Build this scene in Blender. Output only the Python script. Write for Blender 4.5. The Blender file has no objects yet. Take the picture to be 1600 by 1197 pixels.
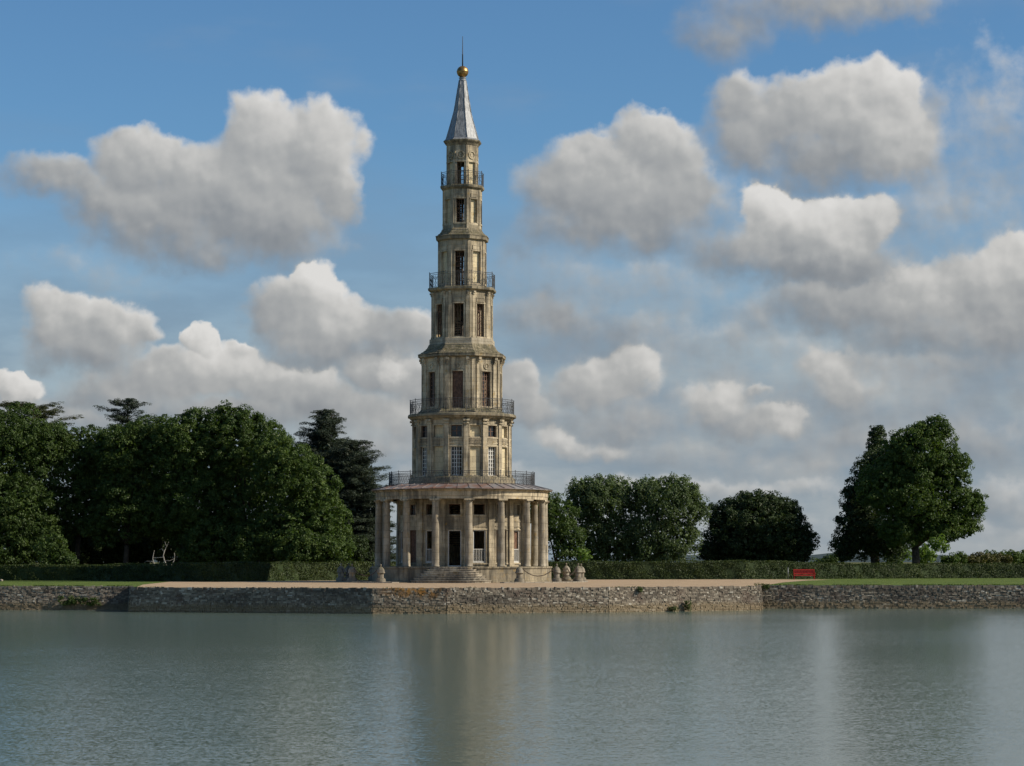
import bpy, bmesh, math, random
import numpy as np
from mathutils import Vector, Matrix
random.seed(7)
rng = np.random.default_rng(7)
S = bpy.context.scene
COL = S.collection
R_ = math.radians

# ------------------------------------------------------------------ camera
FOC, HOR, CAMZ = 3640.0, 874.0, 1.93
PITCH = math.atan((HOR - 598.5) / FOC)
cam = bpy.data.cameras.new('camera')
cam.sensor_width = 36.0
cam.lens = 36.0 * FOC / 1600.0
cam.clip_start = 0.5
cam.clip_end = 9000.0
camo = bpy.data.objects.new('camera', cam)
COL.objects.link(camo)
camo.location = (0, 0, CAMZ)
camo.rotation_euler = (math.pi / 2 + PITCH, 0, 0)
S.camera = camo
S.render.resolution_x, S.render.resolution_y = 1024, 766

def ray(px, py):
    xc, yc = (px - 800) / FOC, (598.5 - py) / FOC
    return Vector((xc, math.cos(PITCH) - yc * math.sin(PITCH), math.sin(PITCH) + yc * math.cos(PITCH)))

def P(px, py, Y):                      # the point at distance Y seen at (px, py) of the 1600 px photograph
    d = ray(px, py)
    k = Y / d.y
    return Vector((d.x * k, Y, CAMZ + d.z * k))

def GY(py):                            # distance at which the terrace (z = 0) is seen at row py
    return -CAMZ / (ray(800, py).z) * ray(800, py).y

# ------------------------------------------------------------------ world: sky and sun
S.view_settings.view_transform = 'Standard'
S.view_settings.look = 'None'
S.view_settings.exposure = 0.0
S.view_settings.gamma = 1.0
SUN_A, SUN_E = 79.0, 34.0              # azimuth from the pagoda-to-camera direction towards the right, elevation
sa, se = R_(SUN_A), R_(SUN_E)
SUND = Vector((math.sin(sa) * math.cos(se), -math.cos(sa) * math.cos(se), math.sin(se)))
sun = bpy.data.lights.new('sun', 'SUN')
sun.energy = 5.0
sun.angle = R_(0.6)
sun.color = (1.0, 0.90, 0.76)
suno = bpy.data.objects.new('sun', sun)
COL.objects.link(suno)
suno.rotation_euler = SUND.to_track_quat('Z', 'Y').to_euler()
suno.location = (60, 150, 80)

W = bpy.data.worlds.new('World')
S.world = W
W.use_nodes = True
W.cycles.sampling_method = 'MANUAL'
W.cycles.sample_map_resolution = 256

class NT:                               # terse node builder
    def __init__(s, tree):
        s.t = tree; s.n = tree.nodes; s.l = tree.links
    def put(s, sock, v):
        if isinstance(v, bpy.types.NodeSocket): s.l.new(v, sock)
        elif v is not None:
            try: sock.default_value = v
            except Exception:
                if isinstance(v, (tuple, list)) and len(v) == 3: sock.default_value = (*v, 1.0)
                else: raise
    def node(s, typ, ins=None, out=0, **kw):
        n = s.n.new(typ)
        for k, v in kw.items(): setattr(n, k, v)
        for k, v in (ins or {}).items(): s.put(n.inputs[k], v)
        return n.outputs[out] if out is not None else n
    def m(s, op, a, b=None, c=None, clamp=False):
        n = s.n.new('ShaderNodeMath'); n.operation = op; n.use_clamp = clamp
        for i, v in enumerate((a, b, c)):
            if v is not None: s.put(n.inputs[i], v)
        return n.outputs[0]
    def v(s, op, a, b=None, c=None, out=0, scale=None):
        n = s.n.new('ShaderNodeVectorMath'); n.operation = op
        for i, v in enumerate((a, b, c)):
            if v is not None: s.put(n.inputs[i], v)
        if scale is not None: s.put(n.inputs['Scale'], scale)
        return n.outputs[out]
    def rng(s, v, a, b, c=0.0, d=1.0, smooth=True):
        n = s.n.new('ShaderNodeMapRange')
        n.interpolation_type = 'SMOOTHSTEP' if smooth else 'LINEAR'
        for i, x in enumerate((v, a, b, c, d)): s.put(n.inputs[i], x)
        return n.outputs[0]
    def noise(s, vec, scale, detail=4, rough=.5, out=0, dist=0.0, dim='3D'):
        n = s.n.new('ShaderNodeTexNoise'); n.noise_dimensions = dim
        s.put(n.inputs['Vector'], vec)
        n.inputs['Scale'].default_value = scale; n.inputs['Detail'].default_value = detail
        n.inputs['Roughness'].default_value = rough; n.inputs['Distortion'].default_value = dist
        return n.outputs[out]
    def mix(s, f, a, b, blend='MIX'):
        n = s.n.new('ShaderNodeMix'); n.data_type = 'RGBA'; n.blend_type = blend
        s.put(n.inputs[0], f)
        for i, v in ((6, a), (7, b)):
            s.put(n.inputs[i], (*v, 1.0) if isinstance(v, (tuple, list)) and len(v) == 3 else v)
        return n.outputs[2]
    def ramp(s, f, stops):
        n = s.n.new('ShaderNodeValToRGB'); cr = n.color_ramp
        while len(cr.elements) < len(stops): cr.elements.new(.5)
        for e, (p, c) in zip(cr.elements, stops): e.position = p; e.color = (*c, 1.0)
        s.put(n.inputs[0], f)
        return n.outputs[0]

# cloud lobes: px, py, half width, half height in photograph pixels (turned into directions), weight
LOBES = [
 # big cloud, left
 (80,278,88,42,.75,-.2),(165,310,90,50,.8,-.2),(215,258,78,60,1,.1),(255,335,130,75,1,-.2),(310,275,75,60,1,.25),(400,212,68,76,1.1,.25),(380,300,140,100,1.2,-.1),
 (490,232,85,75,1.1,.2),(525,290,50,66,1,.1),(440,345,90,60,.9,-.25),(290,388,120,42,.7,-.5),(430,385,130,40,.6,-.4),
 # top right
 (1250,8,180,50,.6,-.25),(1130,55,90,52,.5,-.4),(1390,0,120,38,.5,-.1),
 (1150,155,62,55,.8,.0),(1190,205,105,70,.9,-.1),(1260,170,90,52,.9,.1),(1330,180,100,80,1.2,.35),(1385,145,62,58,1.2,.5),(1390,225,105,80,1.0,.15),(1290,258,130,52,.8,-.35),(1462,170,36,52,.35,-.1),
 # middle right
 (1010,225,62,60,1,.15),(920,255,90,62,1,.1),(860,300,80,60,.8,-.1),(960,310,140,95,1.1,-.05),(1050,290,75,100,1,-.1),(880,365,110,45,.6,-.4),(1030,370,90,45,.7,-.4),
 (1205,330,56,56,1.4,.85),(1265,365,105,66,1.4,.45),(1355,350,62,46,1.1,.5),(1170,395,120,48,.8,-.3),(1290,418,150,44,1,-.4),
 # right edge
 (1598,420,75,65,1.1,.5),(1525,455,85,62,1.1,.15),(1400,470,120,60,1,.1),(1300,480,120,55,.9,-.3),(1560,515,130,60,.9,-.3),(1420,525,160,42,.7,-.4),(1180,500,60,45,.4,-.2),
 # left, lower
 (100,500,68,50,1.1,.3),(165,510,80,50,1.1,.3),(130,552,100,42,.8,-.35),(225,520,26,15,.6,.2),
 (494,448,44,48,1.4,.8),(435,485,62,58,1,.0),(500,510,100,62,1.1,.15),(590,525,90,52,.8,-.15),(650,515,45,42,.8,.2),(510,560,120,30,.7,-.5),
 (312,528,28,24,1.3,.8),(350,572,95,40,1.1,.35),(270,585,110,46,1,.1),(440,600,110,44,1,.2),(200,615,120,42,.8,-.25),(25,605,50,24,1.1,.7),(372,545,36,18,.9,.6),
 (600,580,80,40,.9,.1),(610,578,32,20,1.2,.7),(640,600,60,50,.8,.0),(520,635,150,42,.7,-.3),(60,645,120,40,.6,-.4),(340,640,160,34,.7,-.3),
 # right, lower
 (850,500,110,50,.6,-.35),(950,530,110,45,.5,-.5),(830,400,90,46,.3,-.3),(980,582,60,46,1,.35),(930,605,80,48,.9,.2),(810,600,50,50,.9,.25),(1110,635,75,44,.85,.25),(1160,668,90,36,.6,-.1),
 (1285,575,60,44,.8,.35),(1320,608,70,42,.7,.0),(1225,656,44,28,.8,.35),(1190,620,22,14,.6,.35),(1140,545,80,36,.35,-.2),
 (960,665,120,40,.55,-.3),(950,700,60,26,.5,.2),(1060,715,140,34,.35,-.3),(1400,620,200,70,.3,-.3),(1560,600,120,50,.3,-.6),(1250,735,220,34,.3,.1),
 (885,692,60,24,.60,.45),(940,705,50,18,.5,.3),(1020,765,170,26,.45,.2),(1190,772,170,24,.42,.15),(1350,700,170,42,.40,.0),(1500,705,160,60,.40,-.35),
 (835,650,80,42,.70,.0),(1560,785,160,42,.42,.1),(600,655,110,50,.60,.15),(560,705,130,40,.5,-.25),(1430,565,200,30,.35,.25),(1545,560,130,36,.40,-.5),(700,760,160,40,.4,.1),
 (150,660,140,30,.5,-.2),(30,660,80,40,.5,.1),(1000,820,300,34,.35,.05),(1500,840,260,34,.35,.1),(420,650,160,40,.55,-.1),
 (1105,310,100,80,.24,-.1),(1030,440,190,60,.24,-.1),(890,440,120,46,.24,-.2),(1450,340,160,110,.20,.1),(1300,545,220,46,.25,.05),(1020,560,300,110,.16,.0),(1330,640,320,110,.24,.0),(150,420,160,50,.10,-.1),(1540,200,160,150,.08,.05),
 (1560,230,110,120,.10,-.1),(1500,330,160,60,.10,-.1),(1000,450,150,40,.12,-.2),
]
def cloud_group():
    g = bpy.data.node_groups.new('cloud_density', 'ShaderNodeTree')
    g.interface.new_socket('Dir', in_out='INPUT', socket_type='NodeSocketVector')
    g.interface.new_socket('Density', in_out='OUTPUT', socket_type='NodeSocketFloat')
    g.interface.new_socket('Light', in_out='OUTPUT', socket_type='NodeSocketFloat')
    t = NT(g)
    gi = g.nodes.new('NodeGroupInput'); go = g.nodes.new('NodeGroupOutput')
    d = t.v('NORMALIZE', gi.outputs[0])
    sx = t.node('ShaderNodeSeparateXYZ', {0: d}, None)
    az = t.m('MULTIPLY', t.m('ARCTAN2', sx.outputs[0], sx.outputs[1]), 36.4)
    el = t.m('MULTIPLY', t.m('ARCSINE', sx.outputs[2]), 36.4)
    uv = t.node('ShaderNodeCombineXYZ', {0: az, 1: el, 2: 0.0})
    dd = t.v('SCALE', d, scale=36.4)
    w1 = t.v('SUBTRACT', t.noise(dd, 1.0, 3, .5, 1), (.5, .5, .5))
    w2 = t.v('SUBTRACT', t.noise(dd, 3.4, 4, .55, 1), (.5, .5, .5))
    p = t.v('MULTIPLY_ADD', w1, (.85, .70, 0), uv)
    p = t.v('MULTIPLY_ADD', w2, (.34, .34, 0), p)
    K = 6.0
    acc = None
    for (px, py, rx, ry, w, b) in LOBES:
        r = ray(px, py).normalized()
        U, V = math.atan2(r.x, r.y) * 36.4, math.asin(r.z) * 36.4
        ax, ay = 86.0 / rx, 86.0 / ry
        q = t.v('MULTIPLY_ADD', p, (ax, ay, 0), (-U * ax, -V * ay, 1.0))
        dt = t.v('DOT_PRODUCT', q, q, out=1)                       # r^2 + 1
        e = t.m('POWER', math.e, t.m('MULTIPLY_ADD', t.m('MINIMUM', dt, 4.0), -(w + .35) * K, (2 * w + .35) * K))
        li = t.v('DOT_PRODUCT', q, (.42, .80, b), out=1)
        pair = t.v('SCALE', t.node('ShaderNodeCombineXYZ', {0: 1.0, 1: li, 2: 0.0}), scale=e)
        acc = pair if acc is None else t.v('ADD', acc, pair)
    sp = t.node('ShaderNodeSeparateXYZ', {0: acc}, None)
    light = t.m('DIVIDE', sp.outputs[1], sp.outputs[0])
    acc = t.m('MAXIMUM', t.m('DIVIDE', t.m('LOGARITHM', sp.outputs[0], math.e), K), -1.0)
    acc = t.m('SUBTRACT', acc, .10)
    # unseen cumulus beyond the frame, kept sparse to lower the ambient light
    zz = t.m('ADD', t.m('ABSOLUTE', sx.outputs[2]), .12)
    flat = t.v('DIVIDE', d, t.node('ShaderNodeCombineXYZ', {0: zz, 1: zz, 2: zz}))
    far = t.m('MULTIPLY_ADD', t.noise(flat, .75, 6, .5), 6.0, -3.6)
    inx = t.rng(t.m('ABSOLUTE', az), 8.6, 10.5)
    iny = t.rng(el, 9.0, 11.0)
    mk = t.m('MAXIMUM', inx, iny)
    far = t.m('ADD', far, t.m('MULTIPLY', t.m('SUBTRACT', mk, 1.0), 3.0))
    acc = t.m('MAXIMUM', acc, far)
    fb = t.m('MULTIPLY_ADD', t.noise(dd, 1.9, 7, .54), .95, -.475)
    t.l.new(t.m('ADD', acc, fb), go.inputs[0])
    t.l.new(light, go.inputs[1])
    return g

def build_world():
    t = NT(W.node_tree)
    t.n.clear()
    tc = t.node('ShaderNodeTexCoord', None, None)
    d = tc.outputs['Generated']
    sky = t.n.new('ShaderNodeTexSky')
    sky.sky_type = 'NISHITA'; sky.sun_disc = False
    sky.sun_elevation = se
    sky.sun_rotation = math.atan2(SUND.x, SUND.y)
    sky.altitude = 100; sky.air_density = 1.0; sky.dust_density = 0.4; sky.ozone_density = 2.5
    tint = t.mix(1.0, sky.outputs[0], (.76, 1.09, 1.31), 'MULTIPLY')
    bg1 = t.node('ShaderNodeBackground', {0: tint, 1: 0.078})
    G = cloud_group()
    gn = t.n.new('ShaderNodeGroup'); gn.node_tree = G
    t.put(gn.inputs[0], d)
    D0, L0 = gn.outputs[0], gn.outputs[1]
    sz = t.node('ShaderNodeSeparateXYZ', {0: d}, None).outputs[2]
    # billows: the side of each puff turned to the sun (up and to the right) is the brighter one
    d1 = t.v('SCALE', d, scale=36.4)
    def puff(sc, off):
        a1 = t.noise(d1, sc, 2, .4)
        a2 = t.noise(t.v('ADD', d1, off), sc, 2, .4)
        return t.m('SUBTRACT', a1, a2)
    pf = t.m('ADD', t.m('MULTIPLY', puff(1.5, (.16, 0, .20)), .42), t.m('MULTIPLY', puff(3.6, (.07, 0, .09)), .26))
    lit = t.m('ADD', t.m('MULTIPLY_ADD', L0, .46, .46), pf)
    # thin rims pass more light
    lit = t.m('ADD', lit, t.rng(D0, .45, .0, 0.0, .10), clamp=True)
    ccol = t.ramp(lit, [(0.0, (.200, .222, .250)), (.26, (.285, .300, .315)), (.55, (.420, .425, .420)), (.76, (.580, .572, .552)), (1.0, (.730, .715, .690))])
    # thin grey stratus and veil near the horizon, broken into streaks
    dn = t.v('MULTIPLY', d, (9, 9, 26))
    st = t.noise(dn, 1.3, 6, .55)
    low = t.rng(t.m('ADD', sz, t.m('MULTIPLY_ADD', st, .12, -.06)), .19, .035)
    veilc = t.mix(t.rng(st, .36, .66), (.235, .290, .360), (.395, .420, .445))
    wisp = t.m('MULTIPLY', t.rng(t.noise(t.v('MULTIPLY', d, (7, 7, 22)), 1.1, 5, .55), .50, .80), .30)
    al = t.rng(D0, -.28, t.m('MAXIMUM', t.m('MULTIPLY_ADD', L0, -.42, .62), .30))
    # right side of the view is milkier (veil drifting in)
    va = t.m('MAXIMUM', t.m('MULTIPLY', low, .88), wisp)
    bgv = t.node('ShaderNodeBackground', {0: veilc, 1: 1.0})
    bgc = t.node('ShaderNodeBackground', {0: ccol, 1: 1.0})
    mx = t.node('ShaderNodeMixShader', {0: va, 1: bg1, 2: bgv})
    mx2 = t.node('ShaderNodeMixShader', {0: t.m('MULTIPLY', al, t.rng(sz, -.02, .05, .35, .97)), 1: mx, 2: bgc})
    o = t.n.new('ShaderNodeOutputWorld')
    t.l.new(mx2, o.inputs[0])
build_world()
S.cycles.use_denoising = True
try:
    S.cycles.denoiser = 'OPENIMAGEDENOISE'
    S.cycles.denoising_input_passes = 'RGB_ALBEDO_NORMAL'
except Exception: pass
S.cycles.max_bounces = 6
S.cycles.diffuse_bounces = 2
S.cycles.glossy_bounces = 3
S.cycles.transmission_bounces = 3
S.cycles.transparent_max_bounces = 4
S.cycles.use_adaptive_sampling = True
S.cycles.adaptive_threshold = 0.015
S.cycles.sample_clamp_indirect = 4.0
S.cycles.caustics_reflective = False
S.cycles.caustics_refractive = False

# ------------------------------------------------------------------ helpers
class MB:
    """collects boxes, lathes, tubes; build() links them as one mesh object"""
    def __init__(s): s.v = []; s.f = []; s.sm = []
    def add(s, vs, fs, smooth=False):
        o = len(s.v); s.v.extend([tuple(x) for x in vs])
        s.f.extend([tuple(i + o for i in f) for f in fs]); s.sm.extend([smooth] * len(fs)); return s
    def hexa(s, p):                     # eight corners, bottom four then top four
        return s.add(p, [(0, 3, 2, 1), (4, 5, 6, 7), (0, 1, 5, 4), (1, 2, 6, 5), (2, 3, 7, 6), (3, 0, 4, 7)])
    def box(s, x0, x1, y0, y1, z0, z1):
        return s.hexa([(x0, y0, z0), (x1, y0, z0), (x1, y1, z0), (x0, y1, z0), (x0, y0, z1), (x1, y0, z1), (x1, y1, z1), (x0, y1, z1)])
    def lathe(s, prof, n=32, off=0.0, smooth=False, cx=0, cy=0, wob=0.0):
        """closed or open profile [(r, z)] round the vertical axis; off in degrees from the front (-Y)"""
        vs, fs = [], []
        m = len(prof)
        for k in range(n):
            a = R_(off) + 2 * math.pi * k / n
            for (r, z) in prof:
                rr = r + (random.uniform(-wob, wob) if wob else 0)
                vs.append((cx + rr * math.sin(a), cy - rr * math.cos(a), z))
        for k in range(n):
            j = (k + 1) % n
            for i in range(m - 1):
                fs.append((k * m + i, j * m + i, j * m + i + 1, k * m + i + 1))
        s.add(vs, fs, smooth)
        for i in (0, m - 1):            # close the ends
            if prof[i][0] > 1e-4:
                o = len(s.v); base = o - n * m
                s.f.append(tuple(base + k * m + i for k in range(n))); s.sm.append(False)
        return s
    def tube(s, pts, rs, n=6, smooth=True, cap=True):
        pts = [Vector(p) for p in pts]
        if not isinstance(rs, (list, tuple)): rs = [rs] * len(pts)
        vs, fs = [], []
        for i, p in enumerate(pts):
            d = (pts[min(i + 1, len(pts) - 1)] - pts[max(i - 1, 0)]).normalized()
            u = d.cross(Vector((0.13, 0.21, 1))) if abs(d.z) < .9 else d.cross(Vector((1, 0.1, 0)))
            u.normalize(); w = d.cross(u)
            for k in range(n):
                a = 2 * math.pi * k / n
                vs.append(p + (u * math.cos(a) + w * math.sin(a)) * rs[i])
        for i in range(len(pts) - 1):
            for k in range(n):
                j = (k + 1) % n
                fs.append((i * n + k, i * n + j, (i + 1) * n + j, (i + 1) * n + k))
        if cap:
            fs.append(tuple(range(n))); fs.append(tuple((len(pts) - 1) * n + k for k in range(n)))
        return s.add(vs, fs, smooth)
    def mesh(s, name, mat):
        me = bpy.data.meshes.new(name)
        me.from_pydata(s.v, [], s.f)
        me.polygons.foreach_set('use_smooth', s.sm)
        bm = bmesh.new(); bm.from_mesh(me)
        bmesh.ops.recalc_face_normals(bm, faces=bm.faces)
        bm.to_mesh(me); bm.free()
        me.materials.append(mat)
        return me
    def build(s, name, mat, parent=None, rz=0.0, loc=None):
        return put(name, s.mesh(name, mat), parent, rz, loc)

def put(name, me, parent=None, rz=0.0, loc=None):
    o = bpy.data.objects.new(name, me)
    COL.objects.link(o)
    o.parent = parent
    if rz: o.rotation_euler.z = R_(rz)
    if loc is not None: o.location = loc
    return o

def tag(o, label=None, cat=None, group=None, kind=None):
    if label: o['label'] = label
    if cat: o['category'] = cat
    if group: o['group'] = group
    if kind: o['kind'] = kind
    return o

def empty(name, loc=(0, 0, 0), rz=0.0):
    o = bpy.data.objects.new(name, None); COL.objects.link(o)
    o.location = loc; o.rotation_euler.z = R_(rz); o.empty_display_size = .5
    return o

def kids(o): return [c for c in COL.objects if c.parent == o]
def copy_tree(o, parent=None):
    c = o.copy(); COL.objects.link(c); c.parent = parent
    for ch in kids(o): copy_tree(ch, c)
    return c

# ------------------------------------------------------------------ materials
def mat(name, rough=.8, spec=.3):
    m = bpy.data.materials.new(name); m.use_nodes = True
    t = NT(m.node_tree); b = t.n['Principled BSDF']
    b.inputs['Roughness'].default_value = rough
    b.inputs['Specular IOR Level'].default_value = spec
    return m, t, b
def pos(t): return t.node('ShaderNodeNewGeometry', None, 'Position')
def objc(t): return t.node('ShaderNodeTexCoord', None, 'Object')
def geo(t, s): return t.node('ShaderNodeNewGeometry', None, s)
def bump(t, b, h, st=.3, dist=.05):
    n = t.node('ShaderNodeBump', {'Height': h, 'Strength': st, 'Distance': dist})
    t.l.new(n, b.inputs['Normal'])

def stone_mat(name, light=(.63, .54, .385), mid=(.40, .34, .24), dark=(.080, .074, .062), dirt=.72, moss=.6, course=.36):
    m, t, b = mat(name, .9, .15)
    p = pos(t)
    sp = t.node('ShaderNodeSeparateXYZ', {0: p}, None)
    n1 = t.noise(p, .9, 5, .6)
    c = t.mix(t.rng(n1, .36, .62), light, mid)
    # blocks of slightly different stone, course by course
    cz = t.m('FLOOR', t.m('DIVIDE', sp.outputs[2], course))
    # each course is cut into blocks round the tower's axis; tone changes from block to block
    ang = t.m('DIVIDE', t.m('ARCTAN2', t.m('ADD', sp.outputs[0], 4.31), t.m('SUBTRACT', sp.outputs[1], 200.0)), 2 * math.pi)
    cnt = t.rng(sp.outputs[2], 14.0, 14.1, 44.0, 25.0)
    au = t.m('ADD', t.m('MULTIPLY', ang, cnt), t.m('MULTIPLY', cz, .37))
    bl = t.node('ShaderNodeTexWhiteNoise', {0: t.node('ShaderNodeCombineXYZ', {0: t.m('FLOOR', au), 1: cz, 2: 0.0})}, 0)
    vj = t.m('LESS_THAN', t.m('FRACT', au), .045)
    c = t.mix(t.m('MULTIPLY', bl, .42), c, (.27, .235, .17))
    # rain streaks and black crust
    stv = t.v('MULTIPLY', p, (3.2, 3.2, .30))
    stn = t.noise(stv, 1.0, 5, .62)
    big = t.noise(p, .33, 3, .5)
    f = t.rng(t.m('ADD', t.m('MULTIPLY', stn, .6), t.m('MULTIPLY', big, .4)), .445, .60, 0, 1)
    c = t.mix(t.m('MULTIPLY', f, dirt), c, dark)
    # ochre lichen
    li = t.rng(t.noise(p, 1.7, 6, .65), .57, .70)
    c = t.mix(t.m('MULTIPLY', li, .55), c, (.36, .24, .075))
    gr = t.noise(p, 14, 6, .7)
    c = t.mix(.35, c, t.mix(gr, (.12, .11, .09), (1.0, .96, .88)), 'OVERLAY')
    # joints between courses
    fr = t.m('FRACT', t.m('DIVIDE', sp.outputs[2], course))
    j = t.m('MAXIMUM', t.m('LESS_THAN', fr, .06), vj)
    c = t.mix(t.m('MULTIPLY', j, .38), c, (.08, .07, .055))
    # moss and soot settle on ledges
    nz = t.node('ShaderNodeSeparateXYZ', {0: geo(t, 'Normal')}, None).outputs[2]
    mo = t.m('MULTIPLY', t.rng(nz, .25, .8), t.m('MULTIPLY', t.rng(t.noise(p, 3.0, 5, .6), .30, .60), moss))
    c = t.mix(mo, c, (.115, .105, .055))
    t.l.new(c, b.inputs['Base Color'])
    h = t.m('SUBTRACT', t.m('ADD', t.m('MULTIPLY', gr, .5), t.m('MULTIPLY', stn, .5)), t.m('MULTIPLY', j, .8))
    bump(t, b, h, .55, .03)
    return m

def plain(name, col, rough=.6, spec=.3, var=.25, sc=6, metallic=0.0, bst=.2):
    m, t, b = mat(name, rough, spec)
    p = pos(t)
    n = t.noise(p, sc, 6, .6)
    c = t.mix(t.rng(n, .3, .7), tuple(x * (1 - var) for x in col), tuple(min(1, x * (1 + var)) for x in col))
    t.l.new(c, b.inputs['Base Color'])
    b.inputs['Metallic'].default_value = metallic
    if bst: bump(t, b, n, bst, .02)
    return m

M = {}
M['stone'] = stone_mat('limestone')
M['stone_mossy'] = stone_mat('mossy_limestone', (.36, .31, .22), (.22, .19, .135), (.07, .066, .055), .75, .9)
M['stone_grey'] = stone_mat('weathered_column_stone', (.47, .42, .33), (.33, .29, .22), (.12, .11, .095), .60, .5, .62)
M['stone_plain'] = stone_mat('blind_panel_stone', (.72, .61, .40), (.62, .53, .35), (.20, .18, .13), .14, .2, .48)
M['bollard'] = stone_mat('weathered_bollard_stone', (.36, .325, .265), (.24, .215, .17), (.075, .070, .060), .75, .5, 9.0)
M['step'] = stone_mat('worn_step_stone', (.60, .54, .43), (.36, .31, .24), (.09, .08, .07), .7, .12, 9.0)
M['iron'] = plain('wrought_iron', (.050, .052, .055), .6, .4, .3, 9)
M['white'] = plain('white_window_paint', (.62, .60, .54), .5, .4, .12, 8)
M['wood'] = plain('old_brown_door_wood', (.125, .070, .044), .6, .3, .45, 5)
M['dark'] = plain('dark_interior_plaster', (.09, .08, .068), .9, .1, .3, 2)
M['gold'] = plain('tarnished_gilding', (.34, .205, .075), .42, .5, .45, 5, .8)
M['red'] = plain('red_bench_paint', (.42, .030, .022), .5, .4, .15, 6)
M['reddark'] = plain('dark_red_carved_board', (.13, .014, .012), .6, .3, .2, 6)
M['bleached'] = plain('bleached_dead_wood', (.30, .28, .24), .8, .2, .15, 6)
M['galv'] = plain('galvanised_post', (.25, .26, .27), .45, .5, .2, 6, .5)

def glass_mat():
    m, t, b = mat('old_window_glass', .12, .5)
    b.inputs['Base Color'].default_value = (.018, .020, .022, 1)
    n = t.noise(pos(t), 2.5, 2, .5); bump(t, b, n, .15, .02)
    return m
M['glass'] = glass_mat()

def lead_mat():
    m, t, b = mat('grey_lead_sheet', .52, .45)
    p = pos(t)
    n = t.noise(t.v('MULTIPLY', p, (5, 5, 1.2)), 1.6, 6, .65)
    oi = t.node('ShaderNodeObjectInfo', None, 'Random')
    c = t.mix(t.rng(n, .34, .68), (.12, .128, .132), (.33, .34, .335))
    c = t.mix(t.m('MULTIPLY', oi, .4), c, (.24, .25, .26))
    t.l.new(c, b.inputs['Base Color'])
    b.inputs['Metallic'].default_value = .12
    bump(t, b, n, .5, .04)
    return m
M['lead'] = lead_mat()

def roof_mat():
    m, t, b = mat('rusty_zinc_roof', .5, .45)
    p = pos(t)
    oi = t.node('ShaderNodeObjectInfo', None, 'Random')
    n = t.noise(p, 1.1, 6, .65)
    c = t.mix(t.rng(t.m('ADD', n, t.m('MULTIPLY', oi, .10)), .42, .66), (.235, .215, .205), (.215, .115, .082))
    sx = t.node('ShaderNodeSeparateXYZ', {0: p}, None).outputs[0]
    c = t.mix(t.rng(sx, -3.5, 1.5, 0, .75), c, (.29, .275, .26))      # grey sheen of the right flank, painted into the colour
    sc = t.rng(t.noise(p, 5, 6, .7), .60, .72)
    c = t.mix(t.m('MULTIPLY', sc, .6), c, (.48, .45, .40))
    t.l.new(c, b.inputs['Base Color'])
    b.inputs['Metallic'].default_value = .2
    bump(t, b, n, .4, .03)
    return m
M['roof'] = roof_mat()

def masonry_mat():
    m, t, b = mat('rubble_masonry', .92, .15)
    p = pos(t)
    isl = geo(t, 'Random Per Island')
    c = t.ramp(isl, [(0, (.120, .102, .080)), (.30, (.175, .148, .115)), (.60, (.235, .200, .155)), (.84, (.31, .27, .21)), (.95, (.40, .36, .29)), (1.0, (.56, .52, .44))])
    n = t.noise(p, 6, 7, .7)
    c = t.mix(.55, c, t.mix(n, (.1, .1, .1), (.95, .93, .9)), 'OVERLAY')
    sp = t.node('ShaderNodeSeparateXYZ', {0: p}, None)
    # dark algae patches, reddish stain, tan tide band above the water
    big = t.noise(t.v('MULTIPLY', p, (.12, .12, .6)), 1.0, 4, .6)
    c = t.mix(t.m('MULTIPLY', t.rng(big, .47, .64), .55), c, (.060, .054, .046))
    md = t.noise(p, .8, 5, .6)
    c = t.mix(t.m('MULTIPLY', t.rng(md, .52, .68), .45), c, (.10, .062, .048))
    band = t.rng(t.m('ADD', sp.outputs[2], t.m('MULTIPLY_ADD', md, .7, -.35)), -.95, -1.35)
    tan = t.mix(n, (.15, .11, .062), (.30, .235, .14))
    c = t.mix(t.m('MULTIPLY', band, .72), c, tan)
    # orange lichen on one stretch below the coping
    dx = t.m('ABSOLUTE', t.m('ADD', sp.outputs[0], 6.6))
    li = t.m('MULTIPLY', t.rng(dx, 2.6, .8), t.m('MULTIPLY', t.rng(sp.outputs[2], -.95, -.15), t.rng(t.noise(p, 2.2, 5, .6), .40, .56)))
    c = t.mix(t.m('MULTIPLY', li, .8), c, (.34, .155, .022))
    t.l.new(c, b.inputs['Base Color'])
    bump(t, b, n, .7, .05)
    return m
M['masonry'] = masonry_mat()

def gravel_mat():
    m, t, b = mat('tan_gravel', .95, .1)
    p = pos(t)
    n = t.noise(p, .5, 6, .6); f = t.noise(p, 18, 5, .8)
    c = t.mix(t.rng(n, .3, .7), (.34, .245, .150), (.44, .325, .205))
    c = t.mix(.4, c, t.mix(f, (.2, .2, .2), (.85, .85, .85)), 'OVERLAY')
    t.l.new(c, b.inputs['Base Color']); bump(t, b, f, .5, .03)
    return m
M['gravel'] = gravel_mat()

def grass_mat(name, a, c2):
    m, t, b = mat(name, .9, .1)
    p = pos(t)
    n = t.noise(p, .35, 6, .6); f = t.noise(p, 9, 6, .8)
    c = t.mix(t.rng(n, .3, .7), a, c2)
    c = t.mix(.6, c, t.mix(f, (.1, .1, .1), (.9, .9, .85)), 'OVERLAY')
    t.l.new(c, b.inputs['Base Color']); bump(t, b, f, .9, .06)
    return m
M['lawn'] = grass_mat('mown_lawn', (.075, .115, .022), (.115, .150, .034))
M['field'] = grass_mat('rough_field', (.07, .085, .025), (.13, .12, .05))
M['farhill'] = grass_mat('hazed_wooded_hill', (.045, .065, .07), (.06, .08, .085))  # blue haze of distance is put into the hill colour
M['kerb'] = stone_mat('pale_kerb_stone', (.55, .50, .42), (.42, .37, .30), (.2, .18, .15), .4, .2, 9)

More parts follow.
